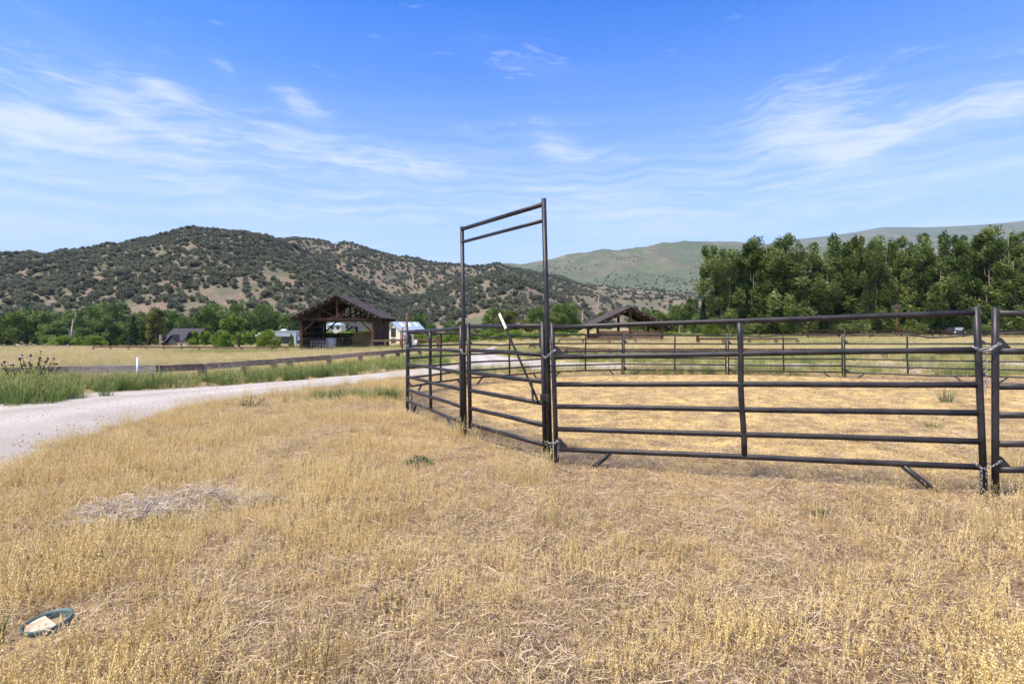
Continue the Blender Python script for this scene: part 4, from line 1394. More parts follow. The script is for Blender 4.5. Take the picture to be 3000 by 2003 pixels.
# lever, its keeper and its catch stand in front of the rails
top, bot = at(1469, 919, 6.50) + gn * 0.03, at(1581, 1170, 5.93) + gn * 0.03
wht = top.lerp(bot, 0.185)
b = MB()
b.beam(wht, bot, 0.010, 0.030, up=ge)
lev = part('latch_lever', b, M_pipe, leaf, True)
b = MB()
b.beam(top, top.lerp(bot, 0.188), 0.014, 0.032, up=ge, j=0.04)
tip = part('lever_grip', b, M_white, leaf, True)
props(tip, 'white painted tip of the lever')
b = MB()
b.beam(at(1566, 1112, 5.96) + gn * 0.042, at(1571, 1177, 5.95) + gn * 0.042, 0.008, 0.028, up=ge)
part('latch_strap', b, M_pipe, leaf, True)
b = MB()
a = at(1512, 1036, 6.25) + gn * 0.035
c = at(1556, 1035, 6.08) + gn * 0.035
b.tube([a, a.lerp(c, 0.5) - Vector((0, 0, 0.004)), c + Vector((0, 0, 0.01))], 0.006, 6)
part('lever_keeper', b, M_pipe, leaf, True)
b = MB()
m_ = at(1592, 1164, 5.86)
b.box(m_.x - 0.035, m_.x + 0.045, m_.y - 0.05, m_.y + 0.02, m_.z - 0.03, m_.z + 0.035)
b.box(m_.x + 0.02, m_.x + 0.06, m_.y - 0.07, m_.y - 0.05, m_.z - 0.035, m_.z + 0.045)
part('latch_catch', b, M_pipe, gate, True)

# chains
ring = MB()
for k in range(10):
    pass
pts = [(math.cos(a) * 0.0085 + (0.010 if math.cos(a) > 0 else -0.010), math.sin(a) * 0.0085, 0) for a in np.linspace(0, 2 * math.pi, 10)[:-1]]
n_, m2 = len(pts), 4
for i, p in enumerate(pts):
    p = Vector(p)
    d = (Vector(pts[(i + 1) % n_]) - Vector(pts[i - 1])).normalized()
    s = Vector((-d.y, d.x, 0))
    for k in range(m2):
        a = 2 * math.pi * k / m2
        ring.v.append(tuple(p + s * math.cos(a) * 0.0027 + Vector((0, 0, 1)) * math.sin(a) * 0.0027))
for i in range(n_):
    for k in range(m2):
        a, b_ = i * m2 + k, i * m2 + (k + 1) % m2
        c, d = ((i + 1) % n_) * m2 + (k + 1) % m2, ((i + 1) % n_) * m2 + k
        ring.f.append((a, b_, c, d))
ring.sm = True
LINK = ring.mesh('link', M_chain)


def chain(label, paths, scale=1.0):
    root = thing('chain', label, 'chain', paths[0][0], 0, 'chains tying the corral panels')
    rl = Vector(paths[0][0])
    pitch = 0.029 * scale
    for path in paths:
        P = [Vector(p) for p in path]
        seg = [(P[i + 1] - P[i]).length for i in range(len(P) - 1)]
        tot = sum(seg)
        k, n = 0, max(1, int(tot / pitch))
        for k in range(n):
            s = (k + 0.5) * tot / n
            i = 0
            while i < len(seg) - 1 and s > seg[i]:
                s -= seg[i]
                i += 1
            p = P[i].lerp(P[i + 1], min(1, s / seg[i]))
            d = (P[i + 1] - P[i]).normalized()
            q = d.to_track_quat('X', 'Z').to_matrix().to_4x4() @ Matrix.Rotation((k % 2) * math.pi / 2 + random.uniform(-0.3, 0.3), 4, 'X')
            o = link('link', LINK, root)
            o.matrix_basis = Matrix.Translation(p - rl) @ q @ Matrix.Scale(scale, 4)
    return root


chain('chain looped over the gate post at the second rail', [[at(1627, 1022, 5.66), at(1616, 1031, 5.64), at(1606, 1040, 5.66), at(1596, 1047, 5.74), at(1592, 1042, 5.84)], [at(1628, 1026, 5.67), at(1614, 1037, 5.64), at(1597, 1049, 5.72)]])
chain('chain looped low round the gate post with a hanging end', [[at(1602, 1292, 5.72), at(1608, 1297, 5.66), at(1624, 1297, 5.64), at(1637, 1291, 5.66)], [at(1634, 1292, 5.66), at(1636, 1306, 5.66), at(1634, 1340, 5.66)], [at(1612, 1298, 5.65), at(1612, 1315, 5.66)]])
chain('chain slung between the right posts with a long hanging end', [[at(2846, 1013, 4.47), at(2860, 1020, 4.44), at(2888, 1027, 4.46), at(2912, 1018, 4.42), at(2934, 1007, 4.44)], [at(2850, 1016, 4.46), at(2870, 1024, 4.45), at(2889, 1030, 4.46), at(2915, 1014, 4.43), at(2932, 1004, 4.44)], [at(2889, 1028, 4.46), at(2890, 1060, 4.46), at(2888, 1152, 4.46)], [at(2872, 1017, 4.56), at(2906, 1013, 4.54)]])
chain('chain slung low between the right posts with short hanging ends', [[at(2855, 1350, 4.49), at(2862, 1362, 4.47), at(2884, 1373, 4.46), at(2910, 1365, 4.42), at(2934, 1349, 4.44)], [at(2874, 1370, 4.46), at(2875, 1436, 4.46)], [at(2891, 1374, 4.48), at(2891, 1400, 4.48)], [at(2882, 1356, 4.56), at(2910, 1357, 4.54)]])
chain('short chain round the left gate frame post', [[at(1351, 1022, 7.40), at(1354, 1033, 7.36), at(1362, 1037, 7.36), at(1365, 1035, 7.40)]], 1.2)
chain('chain wrapped low round the left gate frame post', [[at(1354, 1246, 7.40), at(1359, 1254, 7.37), at(1368, 1256, 7.39)]], 1.2)
chain('chain wrapped round the left corner post at the second rail', [[at(1185, 1018, 10.08), at(1191, 1012, 10.03), at(1197, 1009, 10.06)], [at(1184, 1020, 10.1), at(1188, 1023, 10.05), at(1198, 1010, 10.05)]], 1.5)
chain('chain wrapped low round the left corner post', [[at(1186, 1170, 10.08), at(1192, 1166, 10.03), at(1199, 1163, 10.06)], [at(1187, 1175, 10.05), at(1198, 1168, 10.04)]], 1.5)


# ------------------------------------------------------------------ tie fences
def tie_fence(name, label, pts, h=0.5, thick=0.21, posth=True, mats=None, depth=0.16, pw=0.22, group=None, rails=1, post_over=0.0, mat=None):
    root = thing(name, label, 'fence', (pts[0][0], pts[0][1], G(*pts[0])), 0, group)
    P = [Vector((x, y, G(x, y))) for x, y in pts]
    for i in range(len(P) - 1):
        a, c = P[i], P[i + 1]
        for r in range(rails):
            hh = h - r * (h / rails)
            b = MB()
            z1, z2 = hh - thick / 2 + random.uniform(-0.012, 0.012), hh - thick / 2 + random.uniform(-0.012, 0.012)
            d = (c - a).normalized() * 0.008
            b.beam(a + Vector((0, 0, z1)) + d, c + Vector((0, 0, z2)) - d, depth, thick, j=0.06)
            part('beam', b, (mats or {}).get(i, mat or M_tie), root, True)
    if posth:
        for i, p in enumerate(P):
            b = MB()
            off = Vector((0, 0, 0))
            b.beam(p + Vector((0.004, 0.006, -0.25)) + off, p + Vector((0.004, 0.006, h - thick - 0.004 + post_over)) + off, pw * random.uniform(0.85, 1.15), pw * random.uniform(0.85, 1.1), up=(0, 1, 0), j=0.05)
            part('post', b, mat or M_tie, root, True)
    return root


tie_fence('tie_fence', 'long low fence of weathered railway ties beside the gravel road', FENCE_PTS, 0.5, mats={2: M_tieg})
tie_fence('tie_fence', 'dark low tie fence beyond the road on the right, behind the pen',
          [(2.6, 35), (3.3, 33.2), (3.95, 31.9), (4.7, 30.9), (5.45, 30.4), (7.9, 30.1), (10.3, 29.9), (12.9, 29.8), (15.3, 29.8), (17.8, 29.8), (20.3, 29.7), (23.2, 29.6), (26.3, 29.6), (29, 29.6), (32, 29.6)], 0.54, mats={9: M_tieg}, mat=M_tied)
tie_fence('tie_fence', 'short tie fence by the branch road, with a grey plank', [(1.32, 42), (1.75, 42.0), (2.15, 42.1)], 0.46, mats={1: M_tieg}, pw=0.2, mat=M_tied)
tie_fence('rail_fence', 'thin dark rail fence in front of the right shed', [(4.7, 55), (7.0, 54), (9.5, 53), (12.0, 53)], 0.55, 0.16, mat=M_tied)
tie_fence('rail_fence', 'brown rail fence right of the right shed, before the windbreak', [(17.1, 50), (19.4, 50), (21.8, 50), (24.2, 50), (26.2, 50)], 0.62, 0.2, mat=M_tied)
tie_fence('rail_fence', 'long dark low rail across the left meadow, before the far yard', [((px - 1500) / FPX * 75, 75) for px in range(272, 700, 52)] + [((px - 1500) / FPX * 73, 73) for px in range(708, 900, 44)], 0.62, 0.22, mat=M_tied)
tie_fence('rail_fence', 'faded thin post fence under the left cottonwoods', [((px - 1500) / FPX * 118, 118) for px in (-120, -40, 14, 44, 75, 105, 134, 165, 200)], 0.5, 0.08, mat=M_tieg, pw=0.25, post_over=0.35)
tie_fence('rail_fence', 'brown rail running right from the hay shed corner', [(-14.0, 54.6), (-12.2, 52.5), (-10.3, 50.5), (-8.3, 48.5), (-6.4, 47)], 1.0, 0.2, mat=M_tied)
tie_fence('rail_fence', 'dark three-rail fence beneath the windbreak at right', [(38, 70), (42, 70), (46, 70), (50, 70), (54, 70), (58, 70), (62, 70), (66, 70), (70, 70)], 1.1, 0.13, rails=3, pw=0.18, post_over=0.3, mat=M_shed)

# posts
def post(name, label, px, py_top, d, w, mat, cat='post', round_=False):
    p = gp(px, d)
    top = zT(py_top, d)
    b = MB()
    if round_:
        b.tube([(0, 0, -0.2), (0, 0, (top - p.z) * 0.5), (0, 0, top - p.z)], w / 2, 12)
    else:
        b.beam((0, 0, -0.2), (0.02, 0, top - p.z), w, w, up=(0, 1, 0), j=0.06)
    o = link(name, b.mesh(name, mat), loc=p)
    return props(o, label, cat)


post('marker_post', 'white pipe marker standing in the roadside grass', 403, 1047, 15.4, 0.055, M_pvc, 'marker post', True)
post('steel_post', 'tall rusty post rising just behind the left corner panel', 1192, 918, 33, 0.14, M_rust, round_=True)
post('steel_post', 'shorter rusty post left of the tall rusty one', 1179, 960, 36, 0.10, M_rust, round_=True)
post('wood_post', 'brown post right of the grey utility cabinet', 1284, 990, 40, 0.16, M_rust)
post('wood_post', 'thin brown post behind the corral, left of the grey cabinet', 1201, 980, 42, 0.12, M_shed)
post('wood_post', 'dark thick post at the branch road fence', 1583, 985, 41.5, 0.2, M_shed)
post('wood_post', 'red-brown post at the left end of the brown rail fence', 2043, 985, 49.7, 0.2, M_shedr)
post('wood_post', 'lone dark post between the two willow shrubs', 700, 988, 92, 0.3, M_shed)
cab = thing('utility_cabinet', 'grey metal utility post with a small white box', 'utility box', gp(1214, 40))
b = MB(); b.box(-0.13, 0.13, -0.08, 0.08, -0.1, 1.0); part('cabinet', b, M_greyp, cab)
b = MB(); b.box(-0.16, -0.08, -0.05, 0.05, 1.003, 1.6); part('riser', b, M_greyp, cab)
b = MB(); b.box(0.06, 0.22, -0.17, -0.083, 0.75, 0.98); part('meter_box', b, M_pvc, cab)


# ------------------------------------------------------------------ open sheds
def gable_roof(root, hw, y0, y1, zr, ze, mat, th=0.10, purlins=True, eave_tip=True):
    """two roof planes about the ridge x=0; hw half width at the eaves"""
    for s in (-1, 1):
        b = MB()
        p = [(0, y0, zr), (s * hw, y0, ze), (s * hw, y1, ze), (0, y1, zr)]
        q = [(x, y, z + th) for x, y, z in p]
        b.hexa(p + q if s > 0 else [p[3], p[2], p[1], p[0], q[3], q[2], q[1], q[0]])
        pl = part('roof_plane', b, mat, root)
        n = int((y1 - y0) / 0.55)
        for k in range(n + 1):      # standing seams
            y = y0 + 0.03 + (y1 - y0 - 0.06) * k / n
            r = MB()
            r.beam((s * 0.12, y, zr + th - 0.12 * (zr - ze) / hw), (s * hw * 0.995, y, ze + th + 0.004), 0.03, 0.02)
            part('seam', r, mat, pl)
        if purlins:
            for k in range(1, 7):
                t = k / 7
                b = MB()
                z = zr + (ze - zr) * t
                b.beam((s * hw * t, y0 + 0.03, z - 0.075), (s * hw * t, y1 - 0.03, z - 0.075), 0.09, 0.14)
                part('purlin', b, M_shed, root)
                b = MB()
                b.beam((s * hw * t, y0 - 0.05, z - 0.16), (s * hw * t, y0 + 0.02, z - 0.16), 0.08, 0.10)
                part('purlin_end', b, M_tieg, root)
        b = MB()
        b.beam((0, y0 + 0.09, zr - 0.13), (s * hw * 0.99, y0 + 0.09, ze - 0.13), 0.06, 0.24)
        part('barge_board', b, M_shed, root)
        b = MB()
        b.beam((0, y1 - 0.09, zr - 0.13), (s * hw * 0.99, y1 - 0.09, ze - 0.13), 0.06, 0.24)
        part('barge_board', b, M_shed, root)


# hay shed at left
SHX, SHY = at(988, 958, 56.0).x, 56.0
sz = G(SHX, SHY) + 0.05
hay = thing('hay_shed', 'open brown timber hay shed with trussed gable roof in the left meadow', 'shed', (SHX, SHY, sz), 0.06)
HW, DEP, ZR, ZE, WH = 4.60, 8.6, 5.62, 3.28, 3.62
gable_roof(hay, HW, -0.5, DEP + 0.5, ZR, ZE, M_roof)
slope = (ZR - ZE) / HW
zt = 3.05   # underside of tie beams
for yy in (0.0, 2.87, 5.73, DEP):
    for s in (-1, 1):
        b = MB()
        b.beam((s * WH, yy, -0.3), (s * WH, yy, zt), 0.26, 0.26, up=(0, 1, 0))
        part('post', b, M_shedr if yy == 0 else M_shed, hay)
        b = MB()
        b.beam((0, yy, ZR - 0.30), (s * HW * 0.95, yy, ZE + 0.05 * slope * HW - 0.30), 0.20, 0.24)
        part('rafter', b, M_shed, hay)
        if yy in (0.0, DEP):
            b = MB()
            b.beam((s * (WH - 0.1), yy + 0.05, zt - 1.15), (s * (WH - 1.35), yy + 0.05, zt + 0.02), 0.14, 0.16, up=(0, 1, 0))
            part('knee_brace', b, M_shedr if yy == 0 else M_shed, hay)
        b = MB()
        b.beam((s * 1.75, yy, zt + 0.30), (s * 1.75, yy, ZR - slope * 1.75 - 0.28), 0.17, 0.17, up=(0, 1, 0))
        part('queen_post', b, M_shedr if yy == 0 else M_shed, hay)
        b = MB()
        b.beam((s * 0.1, yy + 0.06, zt + 0.32), (s * 1.62, yy + 0.06, zt + 1.15), 0.13, 0.15, up=(0, 1, 0))
        part('truss_web', b, M_shedr if yy == 0 else M_shed, hay)
        b = MB()
        b.beam((s * 1.85, yy + 0.06, zt + 0.32), (s * 2.75, yy + 0.06, zt + 0.82), 0.12, 0.14, up=(0, 1, 0))
        part('truss_web', b, M_shed, hay)
        b = MB()
        b.beam((s * 2.8, yy, zt + 0.30), (s * 2.8, yy, ZR - slope * 2.8 - 0.28), 0.14, 0.14, up=(0, 1, 0))
        part('truss_post', b, M_shed, hay)
    b = MB()
    b.beam((-WH - 0.35, yy, zt + 0.15), (WH + 0.35, yy, zt + 0.15), 0.22, 0.30)
    part('tie_beam', b, M_shed, hay)
    b = MB()
    b.beam((0, yy, zt + 0.30), (0, yy, ZR - 0.25), 0.19, 0.19, up=(0, 1, 0))
    part('king_post', b, M_shedr if yy == 0 else M_shed, hay)
for s in (-1, 1):       # plate beams along the sides
    b = MB(); b.beam((s * WH, -0.2, zt - 0.03), (s * WH, DEP + 0.2, zt - 0.03), 0.18, 0.2); part('wall_plate', b, M_shed, hay)
# left wall: girts with upright boards behind, some gaps
for k, z in enumerate((0.5, 1.15, 1.75, 2.4)):
    b = MB(); b.beam((-WH + 0.16, 0.15, z), (-WH + 0.16, DEP - 0.15, z), 0.05, 0.18); part('girt', b, M_tied, hay)
k = 0
yb = 0.2
while yb < DEP - 0.2:
    b = MB()
    w = random.uniform(0.26, 0.34)
    b.box(-WH - 0.19, -WH - 0.15, yb, yb + w - 0.02, -0.1, 2.95)
    part('wall_board', b, M_shed, hay)
    yb += w
    if k in (5, 14):
        yb += 0.06
    k += 1
# right wall: boarded outside
yb = 0.0
while yb < DEP:
    b = MB()
    w = random.uniform(0.30, 0.42)
    b.box(WH + 0.15 + random.uniform(0, 0.015), WH + 0.20, yb, yb + w - 0.015, -0.15, zt + 0.1)
    part('wall_board', b, M_shedr if random.random() < 0.35 else M_shed, hay)
    yb += w
# low boarded wall at the back
for k in range(6):
    b = MB(); b.box(-WH + 0.15, WH - 0.15, DEP - 0.08, DEP - 0.03, 0.05 + k * 0.27, 0.30 + k * 0.27); part('wall_board', b, M_shed, hay)
b = MB(); b.beam((0.1, DEP - 0.12, 0), (0.1, DEP - 0.12, 2.45), 0.2, 0.2, up=(0, 1, 0)); part('post', b, M_shed, hay)
HM = Matrix.Translation(hay.location) @ Matrix.Rotation(0.06, 4, 'Z')


def hpt(x, y, z):
    return HM @ Vector((x, y, z))


# contents
bale = MB(); bale.box(-0.52, 0.52, -0.26, 0.26, 0, 0.46)
for v_i, p in enumerate(bale.v):
    bale.v[v_i] = (p[0] * random.uniform(0.96, 1.02), p[1] * random.uniform(0.96, 1.02), p[2] * random.uniform(0.98, 1.0))
BALE = bale.mesh('hay_bale', M_hay)
tw = MB()
for x_ in (-0.2, 0.2):
    tw.tube([(x_, -0.268, 0.0), (x_, -0.268, 0.465), (x_, 0.268, 0.465), (x_, 0.268, 0)], 0.008, 4)
TWINE = tw.mesh('twine', M_tan)
lay = [(0, 5), (0, 5), (1, 4), (1, 4)]
for yr, rows in ((5.4, 4), (6.0, 4), (6.6, 4)):
    for r in range(rows):
        n0 = 0 if r < 3 else 0
        for k in range(3 if (yr < 5.8 and r > 1) else 3):
            if yr < 5.8 and r > 2:
                continue
            o = link('hay_bale', BALE, loc=hpt(0.75 + k * 1.06 + (0.14 if r % 2 else 0), yr + random.uniform(-0.03, 0.03), 0.02 + r * 0.465))
            o.rotation_euler = (0, 0, 0.06 + random.uniform(-0.03, 0.03))
            props(o, 'rectangular golden hay bale in the stack inside the hay shed', 'hay bale', 'hay bales in the shed')
            link('twine', TWINE, o)
tk = thing('water_tank', 'white ribbed plastic tank inside the hay shed', 'tank', hpt(-1.15, 2.0, 0.0))
b = MB()
b.lathe([(0.0, 0.15), (0.48, 0.15), (0.55, 0.25), (0.55, 0.5), (0.53, 0.53), (0.55, 0.56), (0.55, 0.85), (0.53, 0.88), (0.55, 0.91), (0.52, 1.12), (0.4, 1.25), (0.0, 1.30)], 20)
part('tank_body', b, M_tank, tk)
b = MB(); b.lathe([(0.0, 1.36), (0.13, 1.36), (0.14, 1.28)], 12); part('tank_lid', b, M_blk, tk)
b = MB(); b.box(-0.6, 0.6, -0.5, 0.5, 0, 0.15); part('skid', b, M_shed, tk)
pal = thing('pallet', 'worn slatted wood pallet leaning in the hay shed front', 'pallet', hpt(-2.1, 0.65, 0.05), 0.06)
for k in range(6):
    b = MB(); b.hexa([(-0.85 + k * 0.3, 0, 0), (-0.69 + k * 0.3, 0, 0), (-0.69 + k * 0.3, 0.03, 0), (-0.85 + k * 0.3, 0.03, 0), (-0.85 + k * 0.3, 0.3, 0.95), (-0.69 + k * 0.3, 0.3, 0.95), (-0.69 + k * 0.3, 0.33, 0.95), (-0.85 + k * 0.3, 0.33, 0.95)])
    part('slat', b, M_tieg, pal)
for z in (0.1, 0.47, 0.82):
    b = MB(); b.beam((-0.9, 0.06 + z * 0.3158, z), (0.86, 0.06 + z * 0.3158, z), 0.06, 0.09); part('bearer', b, M_tie, pal)
dg = thing('drive_gate', 'thin grey six-rail pipe gate across the hay shed front', 'gate', hpt(0, -0.3, 0), 0.06)
for k in range(6):
    b = MB(); b.tube([(-WH + 0.2, 0, 0.35 + 0.18 * k), (0.0, 0, 0.34 + 0.18 * k), (WH - 0.2, 0, 0.35 + 0.18 * k)], 0.02, 6); part('rail', b, M_pipe, dg)
for x_ in (-WH + 0.2, -0.95, 0.6, WH - 0.2):
    b = MB(); b.tube([(x_, 0, 0.15), (x_, 0, 1.3)], 0.024, 6); part('upright', b, M_pipe, dg)
fk = MB(); fk.tube([hpt(2.3, 5.0, 1.35), hpt(2.95, 5.1, 2.15)], 0.02, 6)
o = link('tool_handle', fk.mesh('tool_handle', M_tan)); props(o, 'pale wooden tool handle leaning on the hay stack', 'tool')

# right shed
RX, RY = at(1846, 958, 60).x, 60.0
rz_ = G(RX, RY)
rs = thing('loafing_shed', 'open dark timber loafing shed with a low board wall, right of the gate', 'shed', (RX, RY, rz_), 0.10)
RHW, RD, RZR, RZE, RWH = 5.0, 4.4, 3.62 - rz_, 1.34 - rz_ - 0.02, 3.63
gable_roof(rs, RHW, -0.4, RD + 0.4, RZR, RZE, M_roof)
rsl = (RZR - RZE) / RHW
for yy in (0.0, RD):
    for s in (-1, 0, 1):
        b = MB()
        b.beam((s * RWH, yy, -0.4), (s * RWH, yy, RZR - rsl * abs(s) * RWH - 0.16), 0.24, 0.24, up=(0, 1, 0))
        part('post', b, M_shedr if yy == 0 else M_shed, rs)
    for s in (-1, 1):
        b = MB(); b.beam((s * 0.15, yy + 0.16, RZR - 0.32), (s * RHW * 0.95, yy + 0.16, RZE + 0.05 * rsl * RHW - 0.30), 0.14, 0.24); part('rafter', b, M_shed, rs)
for s in (-1, 1):
    for k in range(4):
        b = MB(); b.box(min(s * 0.14, s * (RWH - 0.14)), max(s * 0.14, s * (RWH - 0.14)), -0.03, 0.03, 0.22 + k * 0.235, 0.44 + k * 0.235); part('wall_board', b, M_tied, rs)
for k in range(9):
    b = MB(); b.box(-RWH - 0.05, -RWH - 0.01, 0.2 + k * 0.44, 0.62 + k * 0.44, -0.1, 0.85); part('wall_board', b, M_tied, rs)


# ------------------------------------------------------------------ far houses
def house_wall(root, x0, x1, y0, y1, z0, z1, mat, name='wall'):
    b = MB(); b.box(x0, x1, y0, y1, z0, z1)
    return part(name, b, mat, root)


def window(root, x0, x1, y, z0, z1, nx=1, nz=1, frame=None, out=-1):
    """window on a wall facing -y at plane y: frame with a recessed pane"""
    fr = MB()
    t = 0.07
    fr.box(x0, x0 + t, y - 0.06, y - 0.002, z0, z1); fr.box(x1 - t, x1, y - 0.06, y - 0.002, z0, z1)
    fr.box(x0 + t, x1 - t, y - 0.06, y - 0.002, z0, z0 + t); fr.box(x0 + t, x1 - t, y - 0.06, y - 0.002, z1 - t, z1)
    for i in range(1, nx):
        x = x0 + (x1 - x0) * i / nx; fr.box(x - 0.03, x + 0.03, y - 0.055, y - 0.003, z0 + t, z1 - t)
    for i in range(1, nz):
        z = z0 + (z1 - z0) * i / nz; fr.box(x0 + t, x1 - t, y - 0.05, y - 0.004, z - 0.03, z + 0.03)
    w = part('window', fr, frame or M_blk, root)
    g = MB(); g.box(x0 + t, x1 - t, y - 0.03, y - 0.006, z0 + t, z1 - t)
    part('pane', g, M_glass, w)
    return w


def roof2(root, hw, y0, y1, zr, ze, mat, axis='y', x0=0.0, name='roof', seams=0, th=0.12):
    """gable roof with its ridge along y (axis='y') or along x"""
    for s in (-1, 1):
        b = MB()
        if axis == 'y':
            p = [(x0, y0, zr), (x0 + s * hw, y0, ze), (x0 + s * hw, y1, ze), (x0, y1, zr)]
        else:
            p = [(y0, x0, zr), (y1, x0, zr), (y1, x0 + s * hw, ze), (y0, x0 + s * hw, ze)]
        q = [(x, y, z + th) for x, y, z in p]
        b.hexa(p + q if s > 0 else p[::-1] + q[::-1])
        pl = part(name, b, mat, root)
        for k in range(seams):
            r = MB()
            y = y0 + 0.05 + (y1 - y0 - 0.1) * k / max(1, seams - 1)
            if axis == 'y':
                r.beam((x0 + s * 0.04, y, zr + th), (x0 + s * hw, y, ze + th + 0.015), 0.04, 0.05)
            else:
                r.beam((y, x0 + s * 0.04, zr + th), (y, x0 + s * hw, ze + th + 0.015), 0.04, 0.05)
            part('seam', r, mat, pl)
    return root


def gable(root, hw, y, zb, zt_, mat, x0=0.0, th=0.1):
    b = MB()
    b.prism([(-hw, zb), (hw, zb), (0, zt_)], (x0, y + th / 2, 0), (1, 0, 0), (0, 0, 1), (0, 1, 0), th)
    return part('gable', b, mat, root)


# charcoal house behind the left cottonwoods
p = gp(500, 134); ch = thing('house', 'charcoal house with steep dark roof and stone chimney among the left trees', 'house', p)
k = 134 / FPX
house_wall(ch, -2.0, 6.0, 0.2, 8, -0.3, 1.6, M_dark)
roof2(ch, 4.6, -2.1, 6.0, 4.5, 1.45, M_slate, 'x', 4.4, seams=0)
gable(ch, 1.9, -0.9, 0.0, 2.75, M_dark, 0.9)
house_wall(ch, -0.95, 2.7, -0.85, 0.15, -0.3, 1.0, M_dark)
roof2(ch, 2.3, -1.15, 4.0, 3.0, 0.55, M_slate, 'y', 0.9)
window(ch, -0.4, 0.55, -0.9, 0.1, 0.95)
b = MB(); b.box(-2.6, -2.02, -0.4, 1.2, -0.3, 3.1); part('chimney', b, M_stone, ch)
b = MB(); b.lathe([(0.0, 0.0), (0.35, 0.1), (0.42, 0.2)], 14, (-1.5, -0.9, 1.2)); part('satellite_dish', b, M_pvc, ch)
p = gp(531, 112); kb = thing('chicken_coop', 'small cream hut with a flat tan roof by the far rail', 'hut', p)
house_wall(kb, -0.75, 0.75, 0, 1.2, -0.2, 0.75, M_cream)
b = MB(); b.hexa([(-1.0, -0.2, 0.8), (1.0, -0.2, 0.95), (1.0, 1.4, 0.95), (-1.0, 1.4, 0.8), (-1.0, -0.2, 0.88), (1.0, -0.2, 1.03), (1.0, 1.4, 1.03), (-1.0, 1.4, 0.88)]); part('roof', b, M_tan, kb)
window(kb, -0.2, 0.25, 0, 0.1, 0.6)

# metal building with grid door
p = gp(829, 118); mbd = thing('metal_building', 'flat-roofed galvanised metal building with black grid door', 'building', p)
k = 118 / FPX
zb = zT(1006, 118) - p.z
house_wall(mbd, -37 * k, 38 * k, 0, 6, -0.5, zb + 35 * k, M_galv)
b = MB(); b.box(-38 * k, 39 * k, -0.08, 6.1, zb + 35 * k + 0.003, zb + 35 * k + 0.12); part('parapet_cap', b, M_greyp, mbd)
for i in range(14):
    b = MB(); x_ = -36.5 * k + i * 5.7 * k
    b.box(x_, x_ + 0.04, -0.04, -0.002, zb + 22.5 * k, zb + 34.5 * k); part('rib', b, M_galv, mbd)
window(mbd, -17 * k, 31 * k, -0.02, zb, zb + 20.5 * k, 6, 5)
house_wall(mbd, 38 * k + 0.003, 58 * k, 0.3, 5, -0.5, zb + 20 * k, M_galv, 'wing')
window(mbd, 42 * k, 56 * k, 0.28, zb, zb + 9 * k, 2, 1)
b = MB(); b.tube([(-14 * k, 1.5, zb + 38.7 * k), (-5 * k, 1.5, zb + 39.2 * k), (5 * k, 1.5, zb + 38.5 * k)], [2.4 * k, 3.2 * k, 2.4 * k], 10); part('roof_unit', b, M_pvc, mbd)
b = MB(); b.tube([(9 * k, 1, zb + 35.5 * k), (9 * k, 1, zb + 57 * k)], 0.04, 6); b.lathe([(0.28, zb + 39 * k), (0.22, zb + 46 * k), (0.05, zb + 57 * k)], 8, (9 * k, 1, 0)); part('folded_umbrella', b, M_dark, mbd)

# garden windmill
p = gp(762, 108); wm = thing('garden_windmill', 'small white garden windmill left of the metal building', 'windmill', p)
zh = zT(983, 108) - p.z
b = MB()
for sx, sy in ((-1, -1), (1, -1), (1, 1), (-1, 1)):
    b.tube([(sx * 0.45, sy * 0.45, -0.1), (0.06 * sx, 0.06 * sy, zh)], 0.04, 5)
part('tower', b, M_pvc, wm)
for i in range(10):
    a = i * math.pi / 5
    b = MB(); b.prism([(0.12, -0.04), (0.62, -0.14), (0.62, 0.14), (0.12, 0.04)], (0.1, -0.2, zh), (math.cos(a), 0.05, math.sin(a)), (-math.sin(a), 0.12, math.cos(a)), (0, 1, 0), 0.02); part('blade', b, M_pvc, wm)
b = MB(); b.prism([(-0.15, -0.02), (-0.8, -0.05), (-1.0, -0.25), (-1.0, 0.25), (-0.8, 0.05), (-0.15, 0.02)], (0.1, 0, zh), (1, 0, 0), (0, 0, 1), (0, 1, 0), 0.03); part('tail_vane', b, M_pvc, wm)

# cream tower house seen through the hay shed
p = gp(978, 134); tw_ = thing('house', 'cream stone house with a square tower, framed by the hay shed', 'house', p)
k = 134 / FPX
z0 = 0.0
ztop = zT(952, 134) - p.z
house_wall(tw_, -20 * k, 22 * k, 0, 3.4, -0.5, ztop, M_cream, 'tower')
b = MB()
b.add([(-23 * k, -0.3, ztop), (24 * k, -0.3, ztop), (24 * k, 3.7, ztop), (-23 * k, 3.7, ztop), (-14 * k, 1.2, ztop + 7 * k), (16 * k, 1.2, ztop + 7 * k), (16 * k, 2.2, ztop + 7 * k), (-14 * k, 2.2, ztop + 7 * k)], [(3, 2, 1, 0), (4, 5, 6, 7), (0, 1, 5, 4), (1, 2, 6, 5), (2, 3, 7, 6), (3, 0, 4, 7)])
part('hip_roof', b, M_blue, tw_)
window(tw_, -9.5 * k, -1 * k, -0.01, ztop - 12.5 * k, ztop - 2.5 * k)
window(tw_, 8 * k, 15.5 * k, -0.01, ztop - 12.5 * k, ztop - 2.5 * k)
house_wall(tw_, -75 * k, -20 * k - 0.003, 0.4, 6, -0.5, ztop - 17 * k, M_cream, 'wing')
roof2(tw_, 3.6, -80 * k, -20 * k - 0.01, ztop + 1 * k, ztop - 20 * k, M_blue, 'x', 3.2, seams=16)
window(tw_, -60 * k, -50 * k, 0.39, 0.4, 1.6)

